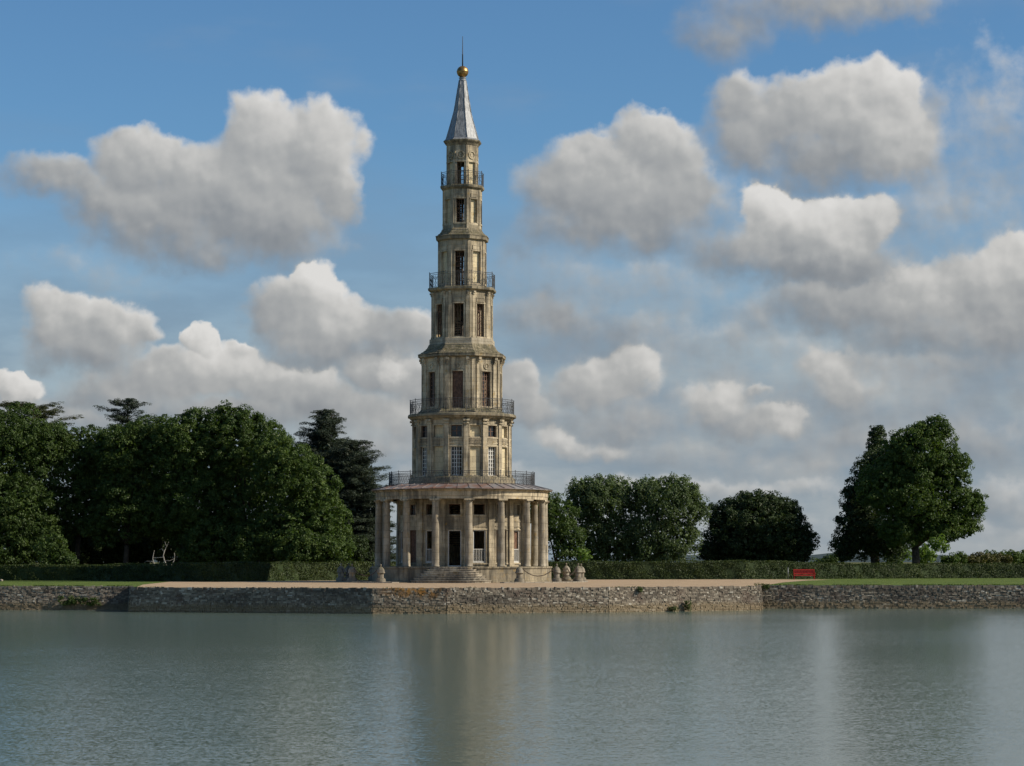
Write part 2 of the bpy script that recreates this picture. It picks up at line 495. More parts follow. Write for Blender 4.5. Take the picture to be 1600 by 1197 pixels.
def leaf_mat(name, a, b_, c_, trans=.25, sc=.45, rough=.55, spec=.25):
    """a darkest, c_ palest leaf colour; patches vary over the crown"""
    m, t, b = mat(name, rough, spec)
    isl = geo(t, 'Random Per Island')
    n = t.noise(pos(t), sc, 4, .6)
    f = t.m('ADD', t.m('MULTIPLY', isl, .55), t.m('MULTIPLY', t.rng(n, .3, .7), .45))
    c = t.ramp(f, [(0, a), (.5, b_), (1, c_)])
    t.l.new(c, b.inputs['Base Color'])
    tr = t.node('ShaderNodeBsdfTranslucent', {0: t.mix(1.0, c, (1.25, 1.35, .6), 'MULTIPLY')})
    mx = t.node('ShaderNodeMixShader', {0: trans, 1: b.outputs[0], 2: tr})
    t.l.new(mx, t.n['Material Output'].inputs[0])
    return m
L = {}
L['broad'] = leaf_mat('broadleaf_green', (.032, .056, .014), (.058, .096, .023), (.100, .140, .034), .30)
L['broad2'] = leaf_mat('mid_green_leaf', (.034, .062, .014), (.064, .106, .024), (.110, .150, .036), .30)
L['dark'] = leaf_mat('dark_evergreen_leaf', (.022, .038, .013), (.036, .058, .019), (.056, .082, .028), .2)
L['cedar'] = leaf_mat('blue_green_needles', (.028, .040, .028), (.050, .068, .046), (.085, .106, .068), .15)
L['olive'] = leaf_mat('olive_needles', (.030, .038, .014), (.058, .068, .024), (.090, .100, .036), .15)
L['willow'] = leaf_mat('silvery_willow_leaf', (.046, .072, .030), (.085, .122, .048), (.145, .185, .085), .32)
L['bright'] = leaf_mat('bright_young_leaf', (.075, .130, .022), (.120, .190, .034), (.18, .26, .055), .35)
L['hedge'] = leaf_mat('hedge_leaf', (.018, .030, .008), (.040, .060, .014), (.085, .110, .026), .22, .8)
L['brown'] = leaf_mat('dry_scrub', (.060, .062, .022), (.10, .095, .034), (.15, .135, .055), .2)
L['weed'] = leaf_mat('wall_weed', (.04, .06, .015), (.07, .10, .025), (.11, .14, .04), .25)
M['bark'] = plain('grey_brown_bark', (.060, .048, .036), .9, .1, .4, 4, 0, .8)

def water_mat():
    m, t, b = mat('murky_pond_water', .13, .5)
    p = pos(t)
    b.inputs['IOR'].default_value = 1.333
    big = t.noise(t.v('MULTIPLY', p, (.018, .05, 1)), 1.0, 4, .55)
    c = t.mix(big, (.088, .125, .100), (.112, .152, .122))
    t.l.new(c, b.inputs['Base Color'])
    # ripples: two wave sizes, crests running across the view; wind patches change their height
    w1 = t.v('SUBTRACT', t.noise(t.v('MULTIPLY', p, (3.6, 6.0, 1)), 1.0, 3, .6, 1), (.5, .5, .5))
    w2 = t.v('SUBTRACT', t.noise(t.v('MULTIPLY', p, (13.0, 20., 1)), 1.0, 2, .5, 1), (.5, .5, .5))
    w3 = t.v('SUBTRACT', t.noise(t.v('MULTIPLY', p, (.22, .55, 1)), 1.0, 3, .5, 1), (.5, .5, .5))
    wind = t.rng(t.noise(t.v('MULTIPLY', p, (.02, .055, 1)), 1.0, 3, .5), .35, .65, .65, 1.25)
    w = t.v('ADD', t.v('ADD', t.v('SCALE', w1, scale=.11), t.v('SCALE', w2, scale=.24)), t.v('SCALE', w3, scale=.015))
    w = t.v('SCALE', w, scale=wind)
    nr = t.v('NORMALIZE', t.v('ADD', t.v('MULTIPLY', w, (1.1, 1.0, 0)), (0, 0, 1)))
    t.l.new(nr, b.inputs['Normal'])
    return m
M['water'] = water_mat()

# ------------------------------------------------------------------ ground, water, terrace
WZ = -1.69
def sheet(name, pts, z, m, kind='structure', label=None):
    me = bpy.data.meshes.new(name)
    me.from_pydata([(x, y, z) for x, y in pts], [], [tuple(range(len(pts)))])
    me.materials.append(m)
    if me.polygons[0].normal.z < 0: me.flip_normals()
    o = put(name, me); o['kind'] = kind
    return o
def XY(px, Y): return ((px - 800) / FOC * Y, Y)          # near the horizon row this is exact enough
sheet('water', [(-900, 1), (900, 1), (900, 175), (-900, 175)], WZ, M['water'])
# top edge of the basin wall, seen from the left to the right
E = [(-300, 167.5), XY(205, 167.3), XY(206, 161.3), XY(583, 156.0), XY(698, 156.5), XY(950, 160.3), XY(1186, 167.2), XY(1187.5, 172.8), (300, 174.0)]
sheet('ground', E + [(2600, 600), (2600, 5200), (-2600, 5200), (-2600, 600)], 0.0, M['field'])
sheet('near_bank', [(-300, -60), (300, -60), (300, 1.5), (-300, 1.5)], 0.0, M['field'])
ebox = MB().box(-300, 300, 0.9, 1.5, -3, -.004); tag(ebox.build('near_bank_edge', M['masonry']), kind='structure')
# gravel forecourt and lawns lie on the ground
gl = [XY(214, 161.28), XY(583, 156.1), XY(698, 156.6), XY(950, 160.4), XY(1184, 167.2), XY(1200, 178), XY(1222, 196), XY(1262, 214), XY(1300, 222), XY(1180, 226), XY(560, 218), XY(420, 207), XY(270, 204), XY(225, 178)]
sheet('gravel_forecourt', gl, .006, M['gravel'])
sheet('lawn', [(-300, 167.6), XY(204, 167.4), XY(205, 161.5), XY(213.5, 161.3), XY(224.5, 178), XY(269, 204), XY(330, 206.5), XY(335, 214), (-300, 214)], .003, M['lawn'])
sheet('lawn', [XY(1187.7, 173.0), (300, 174.2), (300, 260), XY(1165, 260), XY(1175, 227), XY(1301, 222.3), XY(1264, 214), XY(1223.5, 196), XY(1201.5, 178)], .009, M['lawn'])

def retaining_wall():
    root = empty('retaining_wall', (0, 160, 0))
    tag(root, 'long low rubble stone wall between the pond and the gravel forecourt', 'wall')
    core = MB(); stones = MB(); cap = MB()
    rnd = random.Random(5)
    pts = [Vector((x, y - 160, 0)) for x, y in E]
    # keep the stones to the stretch the photograph can see
    def clipx(a, b):
        lo, hi = -52.0, 52.0
        if a.x < lo: a = a.lerp(b, (lo - a.x) / (b.x - a.x))
        if b.x > hi: b = a.lerp(b, (hi - a.x) / (b.x - a.x))
        return a, b
    BAT = .10                                              # batter of the face
    for i in range(len(pts) - 1):
        a, b = pts[i], pts[i + 1]
        d = (b - a).normalized(); n = Vector((d.y, -d.x, 0))
        if n.y > 0 and abs(d.x) > .2: n = -n
        if abs(d.x) <= .2: n = Vector((-1, 0, 0)) if i < 4 else Vector((1, 0, 0))
        core.hexa([a + n * (BAT - .02) + Vector((0, 0, -3)), b + n * (BAT - .02) + Vector((0, 0, -3)), b - n * .5 + Vector((0, 0, -3)), a - n * .5 + Vector((0, 0, -3)),
                   a - n * .03 + Vector((0, 0, -.012)), b - n * .03 + Vector((0, 0, -.012)), b - n * .5 + Vector((0, 0, -.012)), a - n * .5 + Vector((0, 0, -.012))])
        a, b = clipx(a, b); ln = (b - a).length
        z = WZ - .15; row = 0
        while z < -.02:
            h = rnd.uniform(.07, .135)
            if z + h > -.06: h = .012 - z
            x = -rnd.uniform(0, .3)
            while x < ln:
                w = rnd.choice((rnd.uniform(.08, .2), rnd.uniform(.14, .38)))
                x0, x1 = max(x, 0) + .008, min(x + w, ln) - .008
                if x1 - x0 > .05:
                    pr = rnd.uniform(-.015, .05)
                    o0 = BAT * (-z) / 1.7 + pr; o1 = BAT * (-(z + h)) / 1.7 + pr
                    def q(s_, zz, off): return a + d * (s_ + rnd.uniform(-.012, .012)) + n * (off + rnd.uniform(-.014, .014)) + Vector((0, 0, zz + rnd.uniform(-.010, .010)))
                    zt = z + h - .012 + (rnd.uniform(-.05, .06) if z + h > -.005 else 0)
                    stones.hexa([q(x0, z, o0), q(x1, z, o0), a + d * x1 - n * .12 + Vector((0, 0, z)), a + d * x0 - n * .12 + Vector((0, 0, z)),
                                 q(x0, zt, o1), q(x1, zt, o1), a + d * x1 - n * .25 + Vector((0, 0, zt)), a + d * x0 - n * .25 + Vector((0, 0, zt))])
                x += w
            z += h; row += 1
    core.build('wall_core', M['masonry'], root)
    st = stones.build('rubble_stones', M['masonry'], root); st['kind'] = 'stuff'
retaining_wall()

# weeds that root in the wall joints
def leaf_cloud(centres, radii, per, size, up=.3, flat=1.0, outw=None, seed=0, aspect=.62):
    """quads scattered in clumps; centres (n,3), radii (n,), outw (n,3) outward directions. returns vertices"""
    r = np.random.default_rng(seed)
    n = len(centres)
    idx = np.repeat(np.arange(n), per)
    c = centres[idx]; R = radii[idx][:, None]
    d = r.normal(size=(len(idx), 3)); d /= np.linalg.norm(d, axis=1)[:, None]
    if outw is not None:
        o = outw[idx]
        d = d + o * .55; d /= np.linalg.norm(d, axis=1)[:, None]
    rad = r.uniform(.25, 1, (len(idx), 1)) ** .5
    p = c + d * rad * R * np.array([1, 1, flat])
    nn = d * .75 + r.normal(size=d.shape) * .48 + np.array([0, 0, up])
    nn /= np.linalg.norm(nn, axis=1)[:, None]
    return quads(p, nn, size, r, aspect)
def quads(p, nn, size, r, aspect=.62):
    k = len(p)
    h = r.normal(size=(k, 3))
    u = np.cross(nn, h); u /= (np.linalg.norm(u, axis=1)[:, None] + 1e-9)
    w = np.cross(nn, u)
    s = size * r.uniform(.65, 1.3, (k, 1))
    bend = nn * s * .18
    v = np.stack([p - u * s * .5, p - w * s * .5 * aspect + bend, p + u * s * .5, p + w * s * .5 * aspect + bend], axis=1)
    return v.reshape(-1, 3)
def quad_mesh(name, verts, m, parent=None):
    me = bpy.data.meshes.new(name)
    n = len(verts); k = n // 4
    me.vertices.add(n); me.vertices.foreach_set('co', verts.astype(np.float32).ravel())
    me.loops.add(n); me.loops.foreach_set('vertex_index', np.arange(n, dtype=np.int32))
    me.polygons.add(k); me.polygons.foreach_set('loop_start', np.arange(0, n, 4, dtype=np.int32))
    me.update(calc_edges=True); me.validate(verbose=False)
    me.materials.append(m)
    return put(name, me, parent)

# ------------------------------------------------------------------ the pagoda
PX, PY0 = P(721.5, 905, 200).x, 200.0
AX = -6.5 + 1.2                        # the entrance axis, degrees right of the direction to the camera
pagoda = empty('pagoda', (PX, PY0, 0), AX)
tag(pagoda, 'tall seven storey stone pagoda tower with colonnade standing beside the pond', 'tower')
def zf(py, r=0.0): return P(721.5, py, 200 - r).z        # height of a point seen at row py, r metres in front of the axis
S18 = 200 / FOC * 1.0
def rp(px): return px * S18                               # pixels at the axis to metres

def wpt(a, R, s, d, z):
    a = R_(a); return ((R + d) * math.sin(a) + s * math.cos(a), -(R + d) * math.cos(a) + s * math.sin(a), z)
def wbox(mb, a, R, s0, s1, d0, d1, z0, z1, tap0=0.0, tap1=0.0):
    """box on the face with azimuth a: s along the face, d outwards from distance R; tap shifts the inner (d0) edge"""
    q = lambda s, d, z: wpt(a, R, s, d, z)
    mb.hexa([q(s0, d1, z0), q(s1, d1, z0), q(s1 - tap1, d0, z0), q(s0 + tap0, d0, z0), q(s0, d1, z1), q(s1, d1, z1), q(s1 - tap1, d0, z1), q(s0 + tap0, d0, z1)])
def face_wall(mb, a, R, N, z0, z1, ops, th=.38):
    """one wall face with its openings [(half width, za, zb)] on the centre line"""
    hw = R * math.tan(math.pi / N); tp = th * math.tan(math.pi / N)
    if not ops:
        wbox(mb, a, R, -hw, hw, -th, 0, z0, z1, tp, tp); return
    ow = max(o[0] for o in ops)
    wbox(mb, a, R, -hw, -ow, -th, 0, z0, z1, tp, 0)
    wbox(mb, a, R, ow, hw, -th, 0, z0, z1, 0, tp)
    zc = z0
    for (w, za, zb) in sorted(ops, key=lambda o: o[1]):
        if za > zc: wbox(mb, a, R, -ow, ow, -th, 0, zc, za)
        if w < ow:
            wbox(mb, a, R, -ow, -w, -th, 0, za, zb); wbox(mb, a, R, w, ow, -th, 0, za, zb)
        zc = zb
    if zc < z1: wbox(mb, a, R, -ow, ow, -th, 0, zc, z1)

_cache = {}
def rep(key, fn, name, m, a, parent=pagoda):
    """mesh built once at azimuth 0, placed turned to azimuth a"""
    if key not in _cache:
        mb = MB(); fn(mb); _cache[key] = mb.mesh(name, m)
    return put(name, _cache[key], parent, a)

def window(key, a, R, hw, za, zb, kind, cols=2, rows=5, frame='white', leafopen=False, w=.055, fd=-.17):
    """kind: glazed / bars / door / open; a window is a part, its surround, panes and bars are sub-parts"""
    def fr(mb):
        d0, d1 = fd - .09, fd
        wbox(mb, 0, R, -hw, -hw + w, d0, d1, za, zb); wbox(mb, 0, R, hw - w, hw, d0, d1, za, zb)
        wbox(mb, 0, R, -hw + w, hw - w, d0, d1, zb - w, zb); wbox(mb, 0, R, -hw + w, hw - w, d0, d1, za, za + w)
    W_ = rep(key + 'f', fr, 'door_frame' if kind == 'door' else 'window', M[frame], a)
    def sur(mb):                        # moulded stone surround standing proud of the wall
        t_, d = .11, .045
        wbox(mb, 0, R, -hw - t_, -hw, -.02, d, za - .02, zb); wbox(mb, 0, R, hw, hw + t_, -.02, d, za - .02, zb)
        wbox(mb, 0, R, -hw - t_ - .02, hw + t_ + .02, -.02, d + .03, zb, zb + t_)
        if za > .02 and kind != 'door': wbox(mb, 0, R, -hw - t_ - .03, hw + t_ + .03, -.02, d + .05, za - .14, za - .02)
    so = rep(key + 's', sur, 'stone_surround', M['stone'], 0, W_)
    if kind in ('glazed', 'bars'):
        def mun(mb):
            b = .027 if kind == 'glazed' else .018
            xs = [-hw + w + (2 * hw - 2 * w) * i / cols for i in range(cols + 1)]
            zs = [za + w + (zb - za - 2 * w) * i / rows for i in range(rows + 1)]
            for x in xs[1:-1]: wbox(mb, 0, R, x - (b * 1.6 if abs(x) < .01 else b), x + (b * 1.6 if abs(x) < .01 else b), -.235, -.195, za + w, zb - w)
            for z in zs[1:-1]: wbox(mb, 0, R, -hw + w, hw - w, -.230, -.200, z - b, z + b)
        rep(key + 'm', mun, 'glazing_bars', M[frame], 0, W_)
    if kind == 'glazed':
        def pane(mb):
            xs = [-hw + w + (2 * hw - 2 * w) * i / cols for i in range(cols + 1)]
            for i in range(cols):
                if leafopen and i >= cols // 2: continue
                wbox(mb, 0, R, xs[i] + .003, xs[i + 1] - .003, -.219, -.211, za + w, zb - w)
        rep(key + 'p', pane, 'pane', M['glass'], 0, W_)
    if kind == 'door':
        def leaf(mb):
            wbox(mb, 0, R, -hw + w, -.006, -.235, -.19, za + .02, zb - w); wbox(mb, 0, R, .006, hw - w, -.235, -.19, za + .02, zb - w)
            for sx in (-1, 1):
                x0, x1 = (.09, hw - .12) if sx > 0 else (-hw + .12, -.09)
                for f0, f1 in ((.06, .30), (.36, .62), (.68, .94)):
                    wbox(mb, 0, R, x0, x1, -.19, -.17, za + (zb - za) * f0, za + (zb - za) * f1)
        rep(key + 'd', leaf, 'door_leaf', M['wood'], 0, W_)
    return W_

def blind(key, a, R, hw, za, zb, d=.16, m='stone_plain'):
    def f(mb): wbox(mb, 0, R, -hw - .01, hw + .01, -d - .12, -d, za - .01, zb + .01)
    o = rep(key + 'b', f, 'blind_panel', M[m], a)
    def sur(mb):
        t_, dd = .10, .04
        wbox(mb, 0, R, -hw - t_, -hw, -.02, dd, za, zb); wbox(mb, 0, R, hw, hw + t_, -.02, dd, za, zb)
        wbox(mb, 0, R, -hw - t_ - .02, hw + t_ + .02, -.02, dd + .02, zb, zb + t_)
    rep(key + 'bs', sur, 'stone_surround', M['stone'], 0, o)
    return o

def floor_slab(z, r, N, off, name='floor_slab'):
    MB().lathe([(0.0, z - .2), (r, z - .2), (r, z), (0.0, z)], N, off).build(name, M['dark'], pagoda)

# ---- platform and steps
ZP = zf(885, 0)                        # platform top
plat = MB().lathe([(0, .0), (7.72, .0), (7.72, .16), (7.66, .18), (7.66, ZP - .16), (7.74, ZP - .14), (7.74, ZP), (0, ZP)], 64, 0, False)
plat.build('platform', M['stone_mossy'], pagoda)
NS = 7
for i in range(NS):
    z1 = ZP * (NS - i) / (NS + .35) + .03; z0 = 0.0 if i == NS - 1 else ZP * (NS - i - 1) / (NS + .35) + .02
    ra = 1.75 + i * .25; rb = .55 + i * .34
    vs, n = [], 22
    rs = random.Random(i)
    ring_ = []
    for k in range(n + 1):
        t_ = math.pi * k / n
        e = 1 + rs.uniform(-.008, .008)
        cx_ = math.copysign(abs(math.cos(t_)) ** .62, math.cos(t_))
        ring_.append((-ra * cx_ * e, -7.45 - rb * math.sin(t_) ** .55 * e))
    def slab(grow, za, zb, jit):
        g = [(x * (1 + grow / ra), -7.45 + (y + 7.45) * (1 + grow / max(rb, .3))) for x, y in ring_]
        vs = [(x, y, za) for x, y in g] + [(x, y, zb + rs.uniform(-jit, jit)) for x, y in g]
        n1 = len(g)
        return vs, [(k, k + 1, n1 + k + 1, n1 + k) for k in range(n1 - 1)] + [(n1 - 1, 0, n1, 2 * n1 - 1), tuple(range(n1)), tuple(range(n1, 2 * n1))]
    stp = MB()
    stp.add(*slab(0, z0, z1 - .055, 0)).add(*slab(.05, z1 - .056, z1, .008))
    stp.build('step', M['step'], pagoda)

# ---- colonnade
ZC = zf(779, 6.9)                      # underside of the entablature
RC = 7.12
def column_shaft(mb):
    h0, h1 = ZP + .06, ZC - .30
    prof = [(.355, ZP), (.355, h0), (.335, h0 + .02), (.325, h0 + .25)]
    for k in range(1, 10):
        f = k / 9; r = .325 - .055 * f ** 1.6
        z = h0 + .25 + (h1 - h0 - .25) * f
        prof += [(r - .006, z - .012), (r, z)] if k in (2, 4, 6, 8) else [(r, z)]
    mb.lathe(prof + [(.27, h1 + .02)], 24, 0, True, 0, -RC)
def column_cap(mb):
    z = ZC - .28
    mb.lathe([(.272, z), (.31, z + .02), (.31, z + .05), (.285, z + .06), (.36, z + .14), (.0, z + .14)], 24, 0, True, 0, -RC)
    mb.box(-.42, .42, -RC - .40, -RC + .40, z + .14, z + .28)
for k in range(16):
    a = 11.25 + 22.5 * k
    c = rep('column', column_shaft, 'column', M['stone_grey'], a)
    rep('columncap', column_cap, 'capital', M['stone'], 0, c)
ZE = zf(768, 0)                        # top of the entablature
MB().lathe([(6.72, ZC), (7.36, ZC), (7.36, ZC + .22), (7.40, ZC + .24), (7.40, ZE - .14), (7.50, ZE - .10), (7.50, ZE - .02), (6.72, ZE - .02), (6.72, ZC)], 64, 0).build('entablature', M['stone'], pagoda)
MB().lathe([(5.0, ZC + .12), (6.715, ZC + .12), (6.715, ZC + .26), (5.0, ZC + .26), (5.0, ZC + .12)], 64, 0).build('portico_ceiling', M['stone_grey'], pagoda)
ZD = zf(755.0, 6.2) - .03              # balcony deck level on the roof
MB().lathe([(4.0, ZE - .03), (7.70, ZE - .03), (7.74, ZE + .0), (7.74, ZE + .05), (6.2, ZD - .045), (4.0, ZD - .045), (4.0, ZE - .03)], 96, 0).build('roof_deck', M['stone_mossy'], pagoda)
NR = 48
def rpanel(mb):
    h = math.pi / NR
    def q(r, s, z): return (r * math.sin(s * h), -r * math.cos(s * h), z)
    for (s0, s1, dz) in ((-.95, .95, .0), (.95, 1.05, .05)):
        v = []
        for s in (s0, s1):
            for r, z in ((7.80, ZE + .035), (6.10, ZD - .01)):
                for e in (0, .03 + dz):
                    v.append(q(r, s, z + e))
        mb.add(v, [(0, 1, 3, 2), (4, 6, 7, 5), (0, 4, 5, 1), (2, 3, 7, 6), (0, 2, 6, 4), (1, 5, 7, 3)])
for k in range(NR):
    o = rep('roofpanel', rpanel, 'roof_panel', M['roof'], k * 360 / NR)
    o.location.z = random.uniform(-.006, .012)
    o.rotation_euler.x = random.uniform(-.0015, .0015)

# ---- inner drum behind the columns (16 sides)
R1 = 5.30
z_lo0, z_lo1 = ZP + .0, zf(828, R1); z_up0, z_up1 = zf(804, R1), zf(787.5, R1)
drum = MB()
for k in range(16):
    za = ZP + (.0 if k in (0, 8) else .32)
    face_wall(drum, 22.5 * k, R1, 16, ZP, ZC + .4, [(.56, za, z_lo1), (.48, z_up0, z_up1)], .5)
drum.build('drum_wall', M['stone'], pagoda)
def pil1(mb):
    R = R1 / math.cos(math.pi / 16)
    wbox(mb, 0, R, -.26, .26, -.2, .10, ZP, ZC - .26); wbox(mb, 0, R, -.32, .32, -.2, .15, ZP + .001, ZP + .28)
    wbox(mb, 0, R, -.33, .33, -.2, .17, ZC - .26, ZC + .12)
for k in range(16): rep('pil1', pil1, 'pilaster', M['stone'], 11.25 + 22.5 * k)
def frieze1(mb):
    wbox(mb, 0, R1, -.62, .62, -.02, .05, zf(823, R1), zf(821.5, R1)); wbox(mb, 0, R1, -.62, .62, -.02, .05, zf(814.5, R1), zf(813, R1))
    wbox(mb, 0, R1, -.56, .56, -.02, .02, zf(821.5, R1), zf(814.5, R1))
for k in range(16): rep('frieze1', frieze1, 'frieze_panel', M['stone'], 22.5 * k)
for k in range(16):
    a = 22.5 * k
    white = k in (0, 1, 3, 15, 13)
    if k == 0 or k == 8:
        window('l1door', a, R1, .56, ZP, z_lo1, 'open', frame='white', w=.085, fd=-.05)
    elif k in (2, 14, 4, 12):
        W_ = window('l1wood', a, R1, .56, ZP + .32, z_lo1, 'open', frame='wood')
        rep('l1shutter', lambda mb: (wbox(mb, 0, R1, -.51, -.005, -.25, -.20, ZP + .38, z_lo1 - .06), wbox(mb, 0, R1, .005, .51, -.25, -.20, ZP + .38, z_lo1 - .06),
            [wbox(mb, 0, R1, x - .18, x + .18, -.20, -.18, ZP + .38 + (z_lo1 - ZP - .5) * f, ZP + .38 + (z_lo1 - ZP - .5) * (f + .26)) for x in (-.26, .26) for f in (.03, .35, .67)]), 'shutter', M['wood'], 0, W_)
    elif k in (6, 10, 7, 9, 5, 11):
        blind('l1blind', a, R1, .56, ZP + .32, z_lo1)
    else:
        W_ = window('l1white', a, R1, .56, ZP + .32, z_lo1, 'open', frame='white', w=.085, fd=-.05)
        if k in (1, 3, 15, 13):
            def rail1(mb):
                zt = ZP + 1.42
                for i in range(8):
                    x = -.48 + .96 * i / 7
                    wbox(mb, 0, R1, x - .016, x + .016, -.13, -.10, ZP + .32, zt)
                wbox(mb, 0, R1, -.52, .52, -.14, -.09, zt, zt + .05); wbox(mb, 0, R1, -.52, .52, -.14, -.09, ZP + .42, ZP + .46)
            rep('l1rail', rail1, 'balustrade', M['white'], 0, W_)
        if k in (3, 13):
            rep('l1panel', lambda mb: wbox(mb, 0, R1, -.50, .50, -.25, -.21, ZP + 1.5, z_lo1 - .08), 'shutter', M['wood'], 0, W_)
    if k % 2 == 0 or k in (1, 15): window('l1up', a, R1, .48, z_up0, z_up1, 'glazed' if k in (2, 14, 4, 12) else 'open', 2, 2, frame='wood')
    else: blind('l1upb', a, R1, .48, z_up0, z_up1, .18, 'stone_grey')
floor_slab(ZC + .1, 5.0, 16, 11.25)
# central stair core keeps the inside dark and solid
def spiral(z0, z1, r, turns, name):
    mb = MB(); n = int((z1 - z0) / .19)
    mb.lathe([(.0, z0), (.11, z0), (.11, z1), (0, z1)], 8, 0)
    for i in range(n):
        a = 360 * turns * i / n
        wbox(mb, a, 0, -.16, .16, .1, r, z0 + (z1 - z0) * i / n, z0 + (z1 - z0) * i / n + .06)
    mb.build(name, M['dark'], pagoda)

# ---- storeys above; heights are read where each face meets the view
def zr(py, R): return zf(py, R)
# second storey, 16 sides
R2 = 4.10
zb2 = zr(744, 4.45); zt2 = zr(655, R2)
MB().lathe([(4.0, ZD - .05), (4.72, ZD - .05), (4.72, ZD + .12), (4.60, ZD + .16), (4.55, zb2 - .08), (4.36, zb2), (4.0, zb2)], 64, 0).build('storey_base', M['stone_mossy'], pagoda)
body2 = MB()
lo0, lo1, up0, up1 = zr(742.5, R2), zr(697, R2), zr(682, R2), zr(664, R2)
for k in range(16): face_wall(body2, 22.5 * k, R2, 16, zb2 - .1, zt2 + .1, [(.46, lo0, lo1), (.46, up0, up1)], .4)
body2.build('storey_wall', M['stone'], pagoda)
for k in range(16):
    a = 22.5 * k
    if k % 2 == 0:
        window('l2', a, R2, .46, lo0, lo1, 'glazed', 4, 7, 'white', True); window('l2u', a, R2, .46, up0, up1, 'glazed', 2, 2, 'wood')
    else:
        blind('l2', a, R2, .46, lo0, lo1, .15); blind('l2u', a, R2, .46, up0, up1, .22)
def lattice2(mb):
    z0, z1 = zr(691.5, R2), zr(685, R2)
    wbox(mb, 0, R2, -.55, .55, -.02, .02, z0, z1)
    wbox(mb, 0, R2, -.58, .58, -.02, .06, z1, z1 + .06); wbox(mb, 0, R2, -.58, .58, -.02, .06, z0 - .06, z0)
    n = 7
    for i in range(n):                  # Chinese fret: linked diamonds
        x = -.5 + 1.0 * (i + .5) / n; h = (z1 - z0) / 2; zc = (z0 + z1) / 2; w = .5 / n
        for sx in (-1, 1):
            for sz in (-1, 1):
                p0, p1 = (x + sx * w, zc), (x, zc + sz * h * .95)
                q = lambda s, d, z: wpt(0, R2, s, d, z)
                e = .022
                mb.hexa([q(p0[0] - e, .05, p0[1]), q(p0[0] + e, .05, p0[1]), q(p0[0] + e, .01, p0[1]), q(p0[0] - e, .01, p0[1]),
                         q(p1[0] - e, .05, p1[1]), q(p1[0] + e, .05, p1[1]), q(p1[0] + e, .01, p1[1]), q(p1[0] - e, .01, p1[1])])
for k in range(16): rep('lattice2', lattice2, 'fretwork_panel', M['stone'], 22.5 * k)
def pil2(mb):
    R = R2 / math.cos(math.pi / 16)
    wbox(mb, 0, R, -.20, .20, -.15, .10, zb2, zt2 - .36)
    wbox(mb, 0, R, -.25, .25, -.15, .19, zb2 + .001, zb2 + .2)
    wbox(mb, 0, R, -.24, .24, -.15, .21, zt2 - .36, zt2 - .26); wbox(mb, 0, R, -.17, .17, -.15, .14, zt2 - .26, zt2 - .12); wbox(mb, 0, R, -.27, .27, -.15, .30, zt2 - .12, zt2 + .04)
for k in range(16): rep('pil2', pil2, 'pilaster', M['stone'], 11.25 + 22.5 * k)
zc2a, zc2b = zf(654.5), zf(650.5)
MB().lathe([(3.6, zt2 + .02), (4.22, zt2 + .02), (4.30, zt2 + .12), (4.42, zt2 + .14), (4.52, zc2a), (4.66, zc2a + .05), (4.66, zc2b), (4.60, zc2b + .08), (3.3, zc2b + .1), (3.3, zt2 + .02), (3.6, zt2 + .02)], 72, 0).build('cornice', M['stone_mossy'], pagoda)

def oct_ring(prof, name, m, parent=pagoda):
    """profile in vertex radii"""
    return MB().lathe(prof, 8, 22.5).build(name, M[m], parent)
C8 = math.cos(math.pi / 8)
# third storey
V3 = 3.55; R3 = V3 * C8
zd3 = zc2b + .10; zb3 = zr(637, 3.5); zt3 = zf(563)
oct_ring([(3.0, zd3 - .05), (3.95, zd3 - .05), (3.92, zd3 + .1), (3.72, zb3 - .12), (3.62, zb3), (3.0, zb3)], 'storey_base', 'stone_mossy')
o3l, o3h = zr(634, R3), zr(579.5, R3); d3l = zr(645.5, R3)
b3 = MB()
for k in range(8):
    face_wall(b3, 45 * k, R3, 8, zb3 - .15, zt3 + .1, [(.46, (zb3 - .14) if k in (0, 4) else o3l, o3h)], .45)
b3.build('storey_wall', M['stone'], pagoda)
for k in range(8):
    if k in (0, 4): window('l3d', 45 * k, R3, .46, zb3 - .12, o3h, 'door', frame='wood')
    else: window('l3', 45 * k, R3, .46, o3l, o3h, 'glazed', 4, 8, 'wood', k == 1)
# notch for the door in the base of the third storey
def doorstep(mb): wbox(mb, 0, R3, -.62, .62, .02, .62, zd3 - .02, zd3 + .16)
rep('doorstep3', doorstep, 'door_step', M['stone_mossy'], 0)
def medallion(R, zc, r):
    def f(mb):
        n = 18
        for (r0, r1, d) in ((r * .72, r, .075),):
            vs = []
            for k in range(n):
                a = 2 * math.pi * k / n
                for rr, dd in ((r0, .0), (r0, d), (r1, d), (r1, .0)):
                    vs.append(wpt(0, R, rr * math.cos(a), dd, zc + rr * math.sin(a)))
            fs = []
            for k in range(n):
                j = (k + 1) % n
                for i in range(3): fs.append((k * 4 + i, k * 4 + i + 1, j * 4 + i + 1, j * 4 + i))
            mb.add(vs, fs)
        vs = [wpt(0, R, r * .45 * math.cos(2 * math.pi * k / n), .045, zc + r * .45 * math.sin(2 * math.pi * k / n)) for k in range(n)] + [wpt(0, R, r * .55 * math.cos(2 * math.pi * k / n), -.01, zc + r * .55 * math.sin(2 * math.pi * k / n)) for k in range(n)]
        mb.add(vs, [tuple(range(n))] + [(k, (k + 1) % n, n + (k + 1) % n, n + k) for k in range(n)])
    return f
for k in range(8): rep('med3', medallion(R3, zr(570.8, R3), .27), 'medallion', M['stone'], 45 * k)
